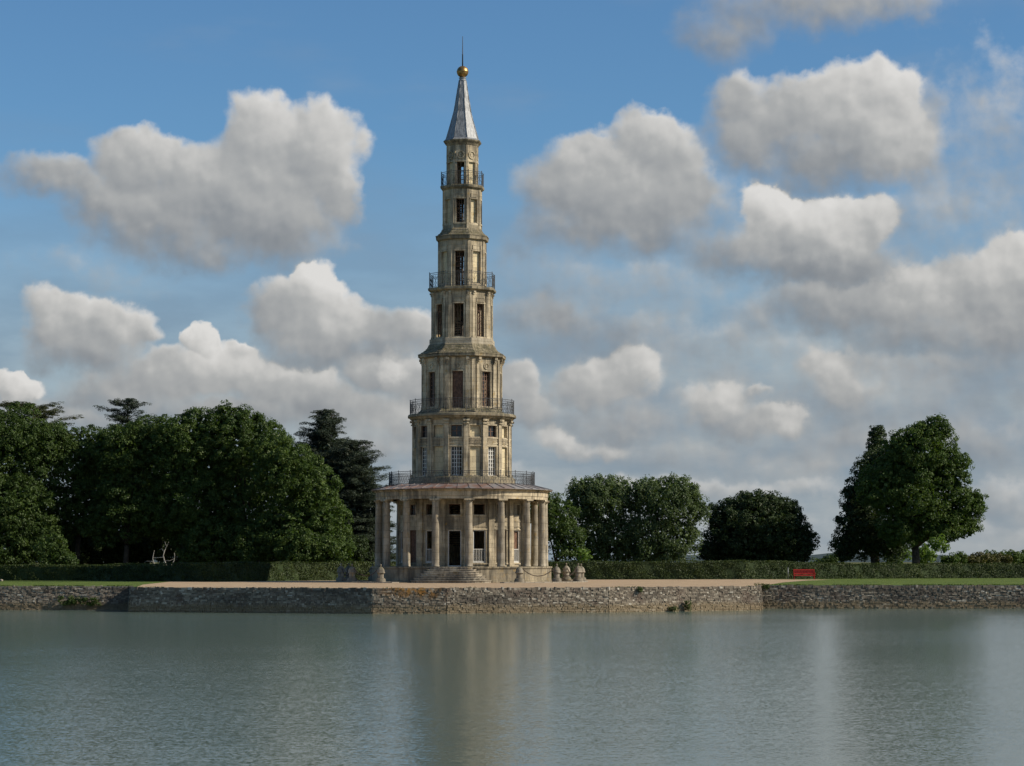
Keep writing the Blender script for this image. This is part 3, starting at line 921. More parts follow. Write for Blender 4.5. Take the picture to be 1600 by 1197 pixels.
def pil3(mb):
    for sx in (-1, 1):
        x = sx * .88
        wbox(mb, 0, R3, x - .20, x + .20, -.02, .10, zb3 - .02, zt3 - .55)
        wbox(mb, 0, R3, x - .23, x + .23, -.02, .13, zb3, zb3 + .22)
        # scroll bracket under the cornice
        wbox(mb, 0, R3, x - .11, x + .11, -.02, .14, zt3 - .55, zt3 - .38); wbox(mb, 0, R3, x - .12, x + .12, -.02, .24, zt3 - .38, zt3 - .2); wbox(mb, 0, R3, x - .13, x + .13, -.02, .32, zt3 - .2, zt3 + .02)
for k in range(8): rep('pil3', pil3, 'pilaster', M['stone'], 45 * k)
def corner3(V, z0, z1, w=.13):
    def f(mb):
        wbox(mb, 0, V, -w, w, -.25, .03, z0, z1)
    return f
for k in range(8): rep('cor3', corner3(V3, zb3 + .02, zt3 - .1, .15), 'corner_strip', M['stone'], 22.5 + 45 * k)
zc3a, zc3b = zf(562.0), zf(557.5)
sk3 = zf(541.5)
oct_ring([(3.0, zt3), (3.62, zt3), (3.70, zt3 + .06), (3.70, zc3a - .02), (3.92, zc3a + .06), (3.94, zc3b - .03), (3.90, zc3b), (3.0, zc3b), (3.0, zt3)], 'cornice', 'stone_mossy')
def skirt(v0, z0, v1, z1, rows, name='skirt_roof', curve=1.9):
    """stepped courses of small tiles sweeping up in a hollow curve"""
    mb = MB(); prof = [(v1 - .3, z0)]
    for i in range(rows):
        f0, f1 = i / rows, (i + 1) / rows
        g = lambda f: v1 + (v0 - v1) * (1 - f) ** curve
        r0, r1 = g(f0), g(f1); za, zb = z0 + (z1 - z0) * f0, z0 + (z1 - z0) * f1
        prof += [(r0 + .03, za + .005), (r0 + .03, za + .04), (r1 + .0, zb)]
    prof += [(v1 - .3, z1)]
    mb.lathe(prof, 8, 22.5)
    o = mb.build(name, M['stone_mossy'], pagoda)
    tl = MB(); rs = random.Random(3)    # the separate tiles of each course, standing a little proud
    for k in range(8):
        for i in range(rows):
            f0, f1 = i / rows, (i + 1) / rows
            g = lambda f: (v1 + (v0 - v1) * (1 - f) ** curve) * C8
            r0, r1 = g(f0) + .05, g(f1) + .02; za, zb = z0 + (z1 - z0) * f0 + .012, z0 + (z1 - z0) * f1 + .01
            hw = r0 * math.tan(math.pi / 8); n = max(4, int(2 * hw / .24))
            for j in range(n):
                s0, s1 = -hw + 2 * hw * j / n + .012, -hw + 2 * hw * (j + 1) / n - .012
                q = lambda s, r, z: wpt(45 * k, 0, s, r, z)
                lift = rs.uniform(0, .022)
                c1 = r1 / r0
                tl.hexa([q(s0, r0, za + lift), q(s1, r0, za + lift), q(s1 * c1, r1 - .05, zb), q(s0 * c1, r1 - .05, zb),
                         q(s0, r0 + .005, za + .05 + lift), q(s1, r0 + .005, za + .05 + lift), q(s1 * c1, r1, zb + .03), q(s0 * c1, r1, zb + .03)])
    to = tl.build('roof_tiles', M['stone_mossy'], o); to['kind'] = 'stuff'
skirt(3.90, zc3b, 2.96, sk3, 6)

# fourth storey
V4 = 2.69; R4 = V4 * C8
zb4 = zr(527.3, 2.5); zt4 = zf(460)
oct_ring([(2.4, sk3 - .02), (2.96, sk3 - .02), (2.96, sk3 + .05), (2.92, sk3 + .07), (2.92, zb4 - .05), (2.80, zb4), (2.4, zb4)], 'storey_base', 'stone_grey')
o4l, o4h = zr(525, R4), zr(473.6, R4)
b4 = MB()
for k in range(8): face_wall(b4, 45 * k, R4, 8, zb4 - .1, zt4 + .1, [(.41, o4l, o4h)], .4)
b4.build('storey_wall', M['stone'], pagoda)
for k in range(8): window('l4', 45 * k, R4, .41, o4l, o4h, 'bars', 3, 5, 'wood')
def tablet(R, z0, z1, hw, d=.06):
    def f(mb):
        wbox(mb, 0, R, -hw, hw, -.02, d * .5, z0, z1)
        wbox(mb, 0, R, -hw, hw, -.02, d, z1, z1 + .05); wbox(mb, 0, R, -hw, hw, -.02, d, z0 - .05, z0)
        wbox(mb, 0, R, -hw, -hw + .05, -.02, d, z0, z1); wbox(mb, 0, R, hw - .05, hw, -.02, d, z0, z1)
    return f
for k in range(8): rep('tab4', tablet(R4, zr(470, R4), zr(465, R4), .46), 'stone_tablet', M['stone'], 45 * k)
def pil4(mb):
    for sx in (-1, 1):
        x = sx * .76
        wbox(mb, 0, R4, x - .15, x + .15, -.02, .09, zb4 - .02, zt4 - .30)
        wbox(mb, 0, R4, x - .17, x + .17, -.02, .12, zb4, zb4 + .16)
        wbox(mb, 0, R4, x - .10, x + .10, -.02, .16, zt4 - .30, zt4 - .12); wbox(mb, 0, R4, x - .11, x + .11, -.02, .24, zt4 - .12, zt4 + .02)
for k in range(8): rep('pil4', pil4, 'pilaster', M['stone'], 45 * k)
for k in range(8): rep('cor4', corner3(V4, zb4 + .02, zt4 - .1, .10), 'corner_strip', M['stone'], 22.5 + 45 * k)
zc4a, zc4b = zf(457.3), zf(452.3)
MB().lathe([(2.3, zt4), (2.76, zt4), (2.80, zt4 + .08), (2.92, zc4a - .02), (3.05, zc4a + .06), (3.07, zc4b - .05), (3.03, zc4b), (2.1, zc4b + .03), (2.1, zt4), (2.3, zt4)], 8, 22.5).build('cornice', M['stone_mossy'], pagoda)

# fifth storey
V5 = 2.12; R5 = V5 * C8
zb5 = zr(446.5, 2.0); zt5 = zf(379)
oct_ring([(1.8, zc4b), (2.34, zc4b), (2.32, zb5 - .06), (2.18, zb5), (1.8, zb5)], 'storey_base', 'stone_mossy')
b5 = MB(); o5h = zr(391.5, R5); o5l = zr(441, R5)
for k in range(8):
    face_wall(b5, 45 * k, R5, 8, zb5 - .1, zt5 + .1, [(.40, zb5 - .02 if k in (0, 4) else o5l, o5h)], .34)
b5.build('storey_wall', M['stone'], pagoda)
for k in range(8):
    if k in (0, 4): window('l5d', 45 * k, R5, .40, zb5 - .02, o5h, 'bars', 4, 7, 'wood')
    elif k % 2: blind('l5', 45 * k, R5, .40, o5l, o5h, .19)
    else: window('l5', 45 * k, R5, .40, o5l, o5h, 'bars', 2, 6, 'wood')
    rep('tab5', tablet(R5, zr(388.5, R5), zr(383, R5), .44), 'stone_tablet', M['stone'], 45 * k)
for k in range(8): rep('cor5', corner3(V5, zb5 + .02, zt5 - .05, .13), 'corner_strip', M['stone'], 22.5 + 45 * k)
zc5a, zc5b = zf(377.5), zf(372.5); sk5 = zf(361)
oct_ring([(1.8, zt5), (2.16, zt5), (2.20, zt5 + .04), (2.34, zc5a), (2.38, zc5b - .04), (2.35, zc5b), (1.6, zc5b), (1.6, zt5), (1.8, zt5)], 'cornice', 'stone_mossy')
skirt(2.36, zc5b, 1.80, sk5, 4)

# sixth storey
V6 = 1.72; R6 = V6 * C8
zt6 = zf(299)
b6 = MB(); o6l, o6h = zr(347, R6), zr(310, R6)
for k in range(8): face_wall(b6, 45 * k, R6, 8, sk5 - .1, zt6 + .05, [(.35, o6l, o6h)], .3)
b6.build('storey_wall', M['stone'], pagoda)
def plinth6(mb): wbox(mb, 0, R6, -.60, .60, -.02, .05, sk5 + .02, o6l - .22)
for k in range(8):
    if k % 2: blind('l6', 45 * k, R6, .35, o6l, o6h, .22)
    else: window('l6', 45 * k, R6, .35, o6l, o6h, 'bars', 3, 5, 'wood')
    rep('tab6', tablet(R6, zr(306.5, R6), zr(302.5, R6), .38, .05), 'stone_tablet', M['stone'], 45 * k)
    rep('plin6', plinth6, 'plinth_block', M['stone_mossy'], 45 * k)
for k in range(8): rep('cor6', corner3(V6, sk5 + .02, zt6 - .03, .10), 'corner_strip', M['stone'], 22.5 + 45 * k)
zc6a, zc6b = zf(297.5), zf(292.5)
oct_ring([(1.4, zt6), (1.76, zt6), (1.80, zt6 + .03), (1.96, zc6a + .06), (2.0, zc6b - .05), (1.97, zc6b), (1.2, zc6b + .02), (1.2, zt6), (1.4, zt6)], 'cornice', 'stone_mossy')

# seventh storey
V7 = 1.39; R7 = V7 * C8
zt7 = zf(230)
b7 = MB(); o7l, o7h = zc6b + .05, zr(252.5, R7)
for k in range(8): face_wall(b7, 45 * k, R7, 8, zc6b, zt7 + .05, [(.33, o7l, o7h)], .26)
b7.build('storey_wall', M['stone'], pagoda)
for k in range(8):
    if k % 2: blind('l7', 45 * k, R7, .33, o7l, o7h, .12)
    else: window('l7', 45 * k, R7, .33, o7l, o7h, 'bars', 2, 5, 'wood')
    rep('med7', medallion(R7, zr(241.3, R7), .36), 'medallion', M['stone'], 45 * k)
for k in range(8): rep('cor7', corner3(V7, zc6b + .03, zt7 - .03, .07), 'corner_strip', M['stone'], 22.5 + 45 * k)
zc7 = zf(222.5)
oct_ring([(1.1, zt7), (1.42, zt7), (1.46, zt7 + .06), (1.52, zt7 + .16), (1.70, zc7 - .08), (1.73, zc7), (1.68, zc7 + .05), (0, zc7 + .05)], 'cornice', 'stone_mossy')

for z, r in ((ZD - .1, 3.9), (zc2b, 3.2), (zc3b + .1, 2.6), (zc4b, 2.1), (zc5b, 1.7), (zc6b - .02, 1.2)):
    floor_slab(z, r, 8, 22.5)
for z0, z1, r in ((ZP, ZC, 1.5), (zc3b + .1, zc4b - .2, .9), (zc4b, zc5b - .2, .75), (zc5b, zc6b - .2, .6)):
    spiral(z0, z1, r, (z1 - z0) / 3.0, 'spiral_stair')

# ---- spire of lead sheets, gilded ball and rod
tiers = [(219.5, 27.3), (192, 19.0), (175, 14.2), (154, 10.6), (138, 8.0), (127, 6.2)]
tz = [(zf(a), rp(b)) for a, b in tiers]
oct_ring([(1.60, zc7 + .04), (1.60, zc7 + .08), (tz[0][1] - .03, tz[0][0] + .02)] + [(r - .03, z) for z, r in tz[1:]] + [(0, tz[-1][0])], 'spire_core', 'lead')
oct_ring([(1.40, zc7 + .05), (1.66, zc7 + .05), (1.62, zc7 + .10), (tz[0][1] + .02, tz[0][0] + .03), (1.2, tz[0][0] + .03)], 'spire_eave', 'lead')
for i in range(len(tz) - 1):
    (z0, v0), (z1, v1) = tz[i], tz[i + 1]
    def sheetf(mb):
        r0, r1 = v0 * C8 + .012, v1 * C8 + .004
        h0, h1 = v0 * math.sin(math.pi / 8) - .012, v1 * math.sin(math.pi / 8) - .012
        q = lambda s, r, z: wpt(0, 0, s, r, z)
        mb.hexa([q(-h0, r0, z0 - .05), q(h0, r0, z0 - .05), q(h0, r0 - .03, z0 - .05), q(-h0, r0 - .03, z0 - .05),
                 q(-h1, r1, z1), q(h1, r1, z1), q(h1, r1 - .03, z1), q(-h1, r1 - .03, z1)])
        mb.tube([q(-h0 - .012, r0 + .0, z0 - .04), q(-h1 - .012, r1, z1)], .028, 6)      # roll at the arris
    for k in range(8):
        o = rep('lead%d' % i, sheetf, 'lead_sheet', M['lead'], 45 * k)
        o.location = (random.uniform(-.006, .006), random.uniform(-.006, .006), random.uniform(-.02, .01))
zn = tz[-1][0]
MB().lathe([(.33, zn), (.36, zn + .04), (.30, zn + .08), (.27, zn + .2), (.33, zn + .26), (.33, zn + .30), (.0, zn + .32)], 24, 0, True).build('spire_neck', M['lead'], pagoda)
zb = zf(112.3); rb = rp(9.3)
prof = [(.0, zb - rb)] + [(rb * math.cos(R_(t)), zb + rb * math.sin(R_(t))) for t in range(-75, -4, 10)] + [(rb + .012, zb - .02), (rb + .012, zb + .02)] + [(rb * math.cos(R_(t)), zb + rb * math.sin(R_(t))) for t in range(5, 86, 10)] + [(.0, zb + rb)]
MB().lathe(prof, 32, 0, True).build('gilded_ball', M['gold'], pagoda)
MB().lathe([(.0, zb + rb - .02), (.06, zb + rb - .02), (.05, zf(86)), (.075, zf(85.5)), (.04, zf(85)), (.022, zf(57)), (.0, zf(56.5))], 10, 0, True).build('lightning_rod', M['iron'], pagoda)

# ---- wrought iron railings
def railing(z, h, r, n, posts, name, poly=None, step=None):
    """top and bottom rails, posts and a fret of thin bars, panel by panel"""
    root = MB()
    N = n
    off = 22.5 if poly == 8 else 180.0 / n
    def P_(a_, zz):
        if poly == 8:
            a0 = (a_ + 360) % 45
            rr = r * C8 / math.cos(R_(a0 - 0) if a0 <= 22.5 else R_(45 - a0))
            return (rr * math.sin(R_(a_)), -rr * math.cos(R_(a_)), zz)
        return (r * math.sin(R_(a_)), -r * math.cos(R_(a_)), zz)
    angs = [off + 360.0 * k / N for k in range(N + 1)]
    segs = 1 if poly == 8 else 4
    rp_ = []
    for k in range(N):
        for s_ in range(segs): rp_.append(angs[k] + (angs[k + 1] - angs[k]) * s_ / segs)
    rp_.append(rp_[0] + 360)
    root.tube([P_(a, z + h) for a in rp_], .026, 5, False)
    root.tube([P_(a, z + .08) for a in rp_], .018, 4, False)
    root.tube([P_(a, z + h - .16) for a in rp_], .014, 4, False)
    o = root.build(name, M['iron'], pagoda)
    ps = MB()
    ps.tube([P_(0, z - .02), P_(0, z + h + .03)], .030, 6, False)
    me = None
    for k in range(N):
        q = MB(); q.tube([P_(angs[k], z - .02), P_(angs[k], z + h + .04)], .030, 6, False)
        q.lathe([(0, z + h + .04), (.045, z + h + .06), (.045, z + h + .09), (0, z + h + .12)], 6, 0, False, P_(angs[k], 0)[0], P_(angs[k], 0)[1])
        q.build('railing_post', M['iron'], o)
    b = MB()
    for k in range(N):
        a0, a1 = angs[k], angs[k + 1]
        nb = step
        for i in range(1, nb):
            a = a0 + (a1 - a0) * i / nb
            b.tube([P_(a, z + .08), P_(a, z + h - .16)], .0105, 4, False, False)
        # crossed fret in the middle of the panel
        for i in range(0, nb, 2):
            aa, ab = a0 + (a1 - a0) * i / nb, a0 + (a1 - a0) * min(i + 2, nb) / nb
            b.tube([P_(aa, z + .20), P_(ab, z + h - .30)], .010, 4, False, False)
            b.tube([P_(ab, z + .20), P_(aa, z + h - .30)], .010, 4, False, False)
            b.tube([P_(aa, z + h - .08), P_((aa + ab) / 2, z + h - .16)], .009, 4, False, False)
            b.tube([P_((aa + ab) / 2, z + h - .16), P_(ab, z + h - .08)], .009, 4, False, False)
    bo = b.build('fretwork_bars', M['iron'], o); bo['kind'] = 'stuff'
railing(ZD - .02, 1.10, 6.24, 24, 24, 'railing', None, 10)
railing(zc2b + .09, zf(627.5) - zf(650) - .05, 4.47, 16, 16, 'railing', None, 8)
railing(zc4b + .01, zf(430) - zf(452.5), 2.93, 8, 8, 'railing', 8, 8)
railing(zc6b + .01, zf(272) - zf(292.5), 1.90, 8, 8, 'railing', 8, 6)

# ------------------------------------------------------------------ ring of stone bollards with chains
def bollard_parts(root):
    MB().lathe([(0, 0), (.43, 0), (.43, .14), (.40, .20), (.40, .26), (.34, .30), (0, .30)], 20, 0, False, wob=.006).build('base', M['bollard'], root)
    MB().lathe([(0, .29), (.30, .29), (.265, .36), (.25, .55), (.27, .66), (.31, .72), (0, .72)], 20, 0, True, wob=.004).build('shaft', M['bollard'], root)
    MB().lathe([(0, .715), (.35, .715), (.36, .76), (.345, .82), (.315, .85), (.325, .92), (.29, 1.04), (.21, 1.16), (.11, 1.24), (.06, 1.27), (0, 1.28)], 20, 0, True, wob=.005).build('dome', M['bollard'], root)
    MB().lathe([(0, 1.26), (.05, 1.27), (.045, 1.33), (.085, 1.39), (.07, 1.46), (.0, 1.50)], 10, 0, True).build('knob', M['bollard'], root)
RB = 10.3
def ringpt(a, r=RB):
    return Vector((PX + r * math.sin(R_(AX + a)), PY0 - r * math.cos(R_(AX + a)), 0))
bl = {33.75: 'squat domed stone bollard at the left end of the hanging chain before the plinth',
      56.25: 'domed stone bollard just right of the plinth, holding the chain by its right end',
      78.75: 'domed stone bollard in front of the overlapping pair right of the plinth',
      101.25: 'domed stone bollard peeping out behind the last one, furthest right by the hedge',
      123.75: 'domed stone bollard standing back between the plinth and the overlapping pair',
      -33.75: 'pale domed stone bollard left of the stairs, close to the left pillars of the porch',
      -56.25: 'broken patchy domed stone bollard, second from the left before the hedge',
      -78.75: 'shaded stone bollard in front of the left hedge, furthest left of the ring',
      -101.25: 'shaded stone bollard standing back left beside the hedge',
      -123.75: 'shaded stone bollard behind the left pillars of the colonnade'}
first = None
for a, lab in bl.items():
    if first is None:
        first = empty('stone_bollard'); bollard_parts(first); o = first
    else: o = copy_tree(first)
    o.location = ringpt(a); o.location.z = .085; o.rotation_euler.z = random.uniform(0, 6)
    tag(o, lab, 'bollard', 'stone bollards ringing the pagoda')
    s_ = random.uniform(.97, 1.03); o.scale = (s_, s_, s_)
kerb = MB()
for i in range(72):
    a0, a1 = i * 5.0 + .12, i * 5.0 + 4.88
    if abs(((a0 + a1) / 2 + 180) % 360 - 180) < 27: continue
    vs = []
    for zz in (0.01, .085 + random.uniform(-.01, .01)):
        for (aa, rr) in ((a0, RB - .52), (a1, RB - .52), (a1, RB + .52), (a0, RB + .52)):
            p = ringpt(aa, rr); vs.append((p.x - PX, p.y - PY0, zz))
    kerb.hexa(vs)
kb = kerb.build('kerb_ring', M['kerb'], None, 0, (PX, PY0, 0))
tag(kb, 'low pale stone kerb ring under the bollards round the pagoda', 'kerb')
ang = [33.75, 56.25, 78.75, 101.25, 123.75]
cl = {(33.75, 56.25): 'rusty chain sagging in front of the plinth at the right of the stairs',
      (56.25, 78.75): 'rusty chain between the bollards just right of the plinth',
      (78.75, 101.25): 'rusty chain between the two overlapping bollards right of the plinth',
      (101.25, 123.75): 'rusty chain hanging at the back, right of the plinth',
      (-33.75, -56.25): 'rusty chain sagging between the two left bollards before the hedge',
      (-56.25, -78.75): 'rusty chain in shade at the far left of the bollard ring',
      (-78.75, -101.25): 'rusty chain in shade along the left side of the ring',
      (-101.25, -123.75): 'rusty chain at the back left of the ring, behind the porch pillars'}
M['chain'] = plain('rusty_chain', (.075, .052, .038), .7, .3, .4, 12)
for (a, b), lab in cl.items():
    p0, p1 = ringpt(a), ringpt(b); p0.z = p1.z = 1.18
    d = (p1 - p0).normalized(); p0 = p0 + d * .28; p1 = p1 - d * .28
    mb = MB(); n = 44
    for i in range(n):
        f = (i + .5) / n
        c = p0.lerp(p1, f); c.z -= .62 * 4 * f * (1 - f)
        e = .5 / n * 1.5
        c0 = p0.lerp(p1, f - e); c0.z -= .62 * 4 * (f - e) * (1 - f + e)
        c1 = p0.lerp(p1, f + e); c1.z -= .62 * 4 * (f + e) * (1 - f - e)
        t_ = (c1 - c0) * .5; up = Vector((0, 0, 1)) if i % 2 else d.cross(Vector((0, 0, 1)))
        up = (up - t_.normalized() * up.dot(t_.normalized())).normalized() * .038
        ring_ = [c + t_ * math.cos(x) + up * math.sin(x) for x in [2 * math.pi * j / 8 for j in range(9)]]
        mb.tube([v - p0 for v in ring_], .015, 4, False, False)
    o = mb.build('chain', M['chain'], None, 0, p0)
    tag(o, lab, 'chain', 'chains between the bollards')

# ------------------------------------------------------------------ trees
def sphere_dirs(n, r):
    d = r.normal(size=(n, 3)); return d / np.linalg.norm(d, axis=1)[:, None]

def broad_tree(name, label, cat, group, lobes, Y, leaf, seed, trunk=None, size=.205, dens=1.75, per=52, clump=(.28, .74), depth=.9, fill=1.0, hang=0.0, low=.15, back=.35, up=.35):
    """crown of leaf clumps on overlapping lobes (px, py, half width px[, half height px[, metres nearer]]), trunk and limbs under it"""
    r = np.random.default_rng(seed)
    k = Y / FOC
    LB = []
    for l in lobes:
        px, py, rx = l[:3]; rz = l[3] if len(l) > 3 and l[3] else rx; dy = l[4] if len(l) > 4 else 0
        c = P(px, py, Y - dy)
        LB.append((np.array(c), np.array([rx * k, max(rx, rz) * k * depth if rz > rx * 1.6 else rx * k * depth, rz * k])))
    cs, rs, os_ = [], [], []
    fills = []
    for i, (c, R) in enumerate(LB):
        area = 4 * math.pi * (R[0] * R[1] * R[2]) ** (2 / 3)
        n = int(area * 1.05 * dens)
        d = sphere_dirs(n, r)
        rad = r.uniform(.74, 1.0, (n, 1)) + .10 * np.sin(d[:, :1] * 5 + i) * np.cos(d[:, 2:3] * 6 + i * 2)
        p = c + d * R * rad
        keep = np.ones(n, bool)
        for j, (c2, R2_) in enumerate(LB):
            if j != i: keep &= (((p - c2) / R2_) ** 2).sum(1) > .66
        keep &= (d[:, 1] < .35) | (r.random(n) < back)
        keep &= (d[:, 2] > -.55) | (r.random(n) < .5)
        keep &= p[:, 2] > low
        p, d = p[keep], d[keep]
        cs.append(p); os_.append(d); rs.append(r.uniform(clump[0], clump[1], len(p)))
        m = int(area * 9 * fill)
        e = sphere_dirs(m, r) * r.uniform(.35, .86, (m, 1))
        e = c + e * R
        fills.append(e[e[:, 2] > low])
    cs, rs, os_ = np.concatenate(cs), np.concatenate(rs), np.concatenate(os_)
    keepz = cs[:, 2] - rs > .0
    v = leaf_cloud(cs, rs, per, size, up, .75, os_, seed + 1)
    if hang:                             # drooping sprays
        v[:, 2] -= np.repeat(r.random(len(v) // 4) ** 2 * hang, 4)
    f = np.concatenate(fills)
    nn = sphere_dirs(len(f), r)
    v2 = quads(f, nn, size * 2.2, r, .8)
    v = np.concatenate([v, v2])
    q = v.reshape(-1, 4, 3); q = q[q[:, :, 2].min(1) > .02]
    # trunk position
    if trunk is None: trunk = (sum(l[0] for l in lobes) / len(lobes), .32)
    tx = P(trunk[0], 880, Y).x
    root = empty(name, (tx, Y, 0))
    tag(root, label, cat, group)
    q = q - np.array([tx, Y, 0])
    quad_mesh('crown', q.reshape(-1, 3), leaf, root)
    mb = MB(); rd = random.Random(seed)
    zc = min(l[0][2] for l in LB); zt = max(l[0][2] for l in LB)
    fork = max(1.2, zc * .62 if len(trunk) < 3 else trunk[2])
    r0 = trunk[1]
    pts = [(0, 0, -.1), (rd.uniform(-.05, .05), 0, fork * .4), (rd.uniform(-.15, .15), rd.uniform(-.1, .1), fork)]
    mb.tube(pts, [r0 * 1.25, r0 * .92, r0 * .78], 10)
    for (c, R) in LB:
        e = Vector((c[0] - tx, c[1] - Y, c[2] + R[2] * .3))
        b0 = Vector(pts[-1]); m1 = b0.lerp(e, .5) + Vector((rd.uniform(-.4, .4), rd.uniform(-.4, .4), .5))
        rr = r0 * .45
        mb.tube([b0, b0.lerp(m1, .5) + Vector((0, 0, .2)), m1, e], [rr, rr * .8, rr * .55, rr * .2], 7)
        for _ in range(3):
            dd = Vector((rd.uniform(-1, 1), rd.uniform(-1, .5), rd.uniform(-.1, 1))).normalized()
            mb.tube([m1, m1 + Vector((dd.x * R[0], dd.y * R[1], dd.z * R[2])) * .75], [rr * .4, rr * .12], 5)
    mb.build('trunk', M['bark'], root)
    return root

def cedar(name, label, px, py, Y, hw, leaf, seed, z0=1.0, layers=15, tops=None, per=38, flat=.34, profile=None, size=.155, drop=.15, fill=0):
    """tiered conifer: trunk, spreading limbs and flat plates of needles"""
    r = np.random.default_rng(seed); rd = random.Random(seed)
    top = P(px, py, Y); k = Y / FOC
    root = empty(name, (top.x, Y, 0)); tag(root, label, 'cedar tree', 'cedar trees')
    core = []
    H = top.z; Wm = hw * k
    mb = MB(); cs, rs, os_ = [], [], []
    mb.tube([(0, 0, -.1), (.1, 0, H * .35), (-.05, 0, H * .7), (0, 0, H - .1)], [.5, .36, .20, .04], 9)
    prof = profile or (lambda f: .10 + .90 * f ** .85)
    sp = (H - z0) / layers
    for i in range(layers):
        f = (i + .25) / layers                      # 0 top, 1 bottom
        nb = 8 + int(12 * f)
        for b in range(nb):
            z = H - (H - z0) * f + rd.uniform(-.75, .75) * sp
            a = rd.uniform(0, 2 * math.pi)
            Lb = Wm * prof(f) * rd.uniform(.50, 1.12)
            Lb = max(Lb, .45)
            rise = rd.uniform(.10, .42) * Lb * (1 - .7 * f) + rd.uniform(-.04, .06) * Lb
            e = Vector((math.cos(a) * Lb, math.sin(a) * Lb, min(z + rise, H - drop * Lb)))
            b0 = Vector((0, 0, max(.3, min(z - .10 * Lb, H - .2))))
            mid = b0.lerp(e, .55) + Vector((0, 0, .08 * Lb))
            mb.tube([b0, mid, e], [.035 + .05 * f, .03 + .015 * f, .012], 5)
            npl = max(3, int(Lb / .34))
            for j in range(npl):
                t = .12 + .90 * (j + rd.random() * .6) / npl
                pnt = b0.lerp(mid, t / .55) if t < .55 else mid.lerp(e, min((t - .55) / .45, 1.08))
                wd = (.26 + .42 * (1 - abs(t - .6)) * min(1, Lb / 3)) * rd.uniform(.7, 1.2)
                for q in range(2):
                    cs.append((pnt.x + rd.uniform(-.5, .5) * wd * 1.5, pnt.y + rd.uniform(-.5, .5) * wd * 1.5, pnt.z + rd.uniform(-.20, .12)))
                    rs.append(wd * rd.uniform(.7, 1.15)); os_.append((math.cos(a) * .5, math.sin(a) * .5, .5))
    v = leaf_cloud(np.array(cs), np.array(rs), per, size, 1.1, flat, np.array(os_), seed + 1, .38)
    if fill:                                        # shaded inner sprays
        n = 9000; f = r.random(n) ** .6; a = r.random(n) * 2 * math.pi
        rr = Wm * np.array([prof(x) for x in f]) * .62 * np.sqrt(r.random(n))
        pc = np.stack([rr * np.cos(a), rr * np.sin(a), (H - 1.2) - (H - 1.2 - z0) * f], 1)
        nn = sphere_dirs(n, r); nn[:, 2] += .8; nn /= np.linalg.norm(nn, axis=1)[:, None]
        v = np.concatenate([v, quads(pc, nn, .42, r, .6)])
    q = v.reshape(-1, 4, 3); q = q[q[:, :, 2].min(1) > .05]
    quad_mesh('crown', q.reshape(-1, 3), leaf, root)
    mb.build('trunk', M['bark'], root)
    return root

GL = 'broad trees of the dark wood left of the pagoda'
broad_tree('broadleaf_tree', 'broadleaf tree at the left end of the wood, beneath the flat olive cedar branches', 'tree', GL, [(20, 695, 62), (-45, 700, 75), (62, 700, 45), (-10, 790, 80), (40, 770, 60)], 241, L['broad'], 11)
broad_tree('broadleaf_tree', 'lighter green bushy tree low in the left corner, nearest the lawn', 'tree', GL, [(20, 800, 58), (-45, 790, 60), (62, 838, 34, 40), (15, 855, 50, 30), (-10, 872, 60, 18)], 238, L['broad'], 12, (15, .25))
broad_tree('broadleaf_tree', 'tree with a rounded top second from the left of the wood, over the dark hollow', 'tree', GL, [(112, 722, 52), (92, 700, 36), (150, 775, 52), (150, 706, 46, 40), (100, 800, 45)], 243, L['broad'], 13)
broad_tree('broadleaf_tree', 'tree in front of the tufted cedar top, third from the left of the wood', 'tree', GL, [(205, 712, 55), (235, 690, 42), (180, 700, 34), (205, 790, 62), (160, 820, 35)], 240, L['broad'], 14)
broad_tree('broadleaf_tree', 'broad green tree in the middle of the wood, under its long level top', 'tree', GL, [(290, 705, 60), (270, 685, 38), (325, 682, 45), (305, 790, 68), (250, 800, 42)], 239, L['broad2'], 15)
broad_tree('broadleaf_tree', 'tallest tree of the left wood with tufted top sprigs', 'tree', GL, [(372, 698, 56), (350, 662, 26, 28), (382, 662, 26, 24), (413, 690, 38), (352, 640, 10, 9), (377, 643, 8, 9), (400, 655, 10, 8), (375, 790, 62)], 238, L['broad'], 16)
broad_tree('broadleaf_tree', 'sloping tree at the right edge of the wood beside the pointed cedar', 'tree', GL, [(452, 745, 52), (432, 710, 36), (485, 770, 44), (505, 815, 42), (460, 830, 54), (522, 845, 28)], 234, L['broad2'], 17, (470, .3))
broad_tree('broadleaf_tree', 'dark tree deep in the wood seen between the middle crowns', 'tree', GL, [(420, 740, 60), (340, 740, 60), (250, 740, 60), (160, 745, 50)], 250, L['broad'], 18)
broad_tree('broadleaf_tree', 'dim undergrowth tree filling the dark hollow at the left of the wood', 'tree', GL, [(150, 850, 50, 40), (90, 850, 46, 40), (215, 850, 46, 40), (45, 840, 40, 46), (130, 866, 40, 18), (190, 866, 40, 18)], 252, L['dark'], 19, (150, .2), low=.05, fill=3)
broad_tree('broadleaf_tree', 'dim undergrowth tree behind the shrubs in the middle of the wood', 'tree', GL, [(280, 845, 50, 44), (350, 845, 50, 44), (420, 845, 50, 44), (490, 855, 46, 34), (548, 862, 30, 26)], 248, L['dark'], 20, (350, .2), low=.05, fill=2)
GS = 'rounded shrubs along the foot of the wood'
broad_tree('shrub', 'rounded dark shrub under the wood right of the bleached dead branches', 'shrub', GS, [(335, 848, 46, 42), (310, 868, 30, 18), (370, 862, 34, 26)], 236, L['broad'], 21, (335, .12), low=.05)
broad_tree('shrub', 'shrub overhanging the bleached dead branches at the edge of the wood', 'shrub', GS, [(275, 815, 36), (240, 806, 26), (295, 850, 24, 32)], 240, L['broad'], 22, (290, .12), low=.05)
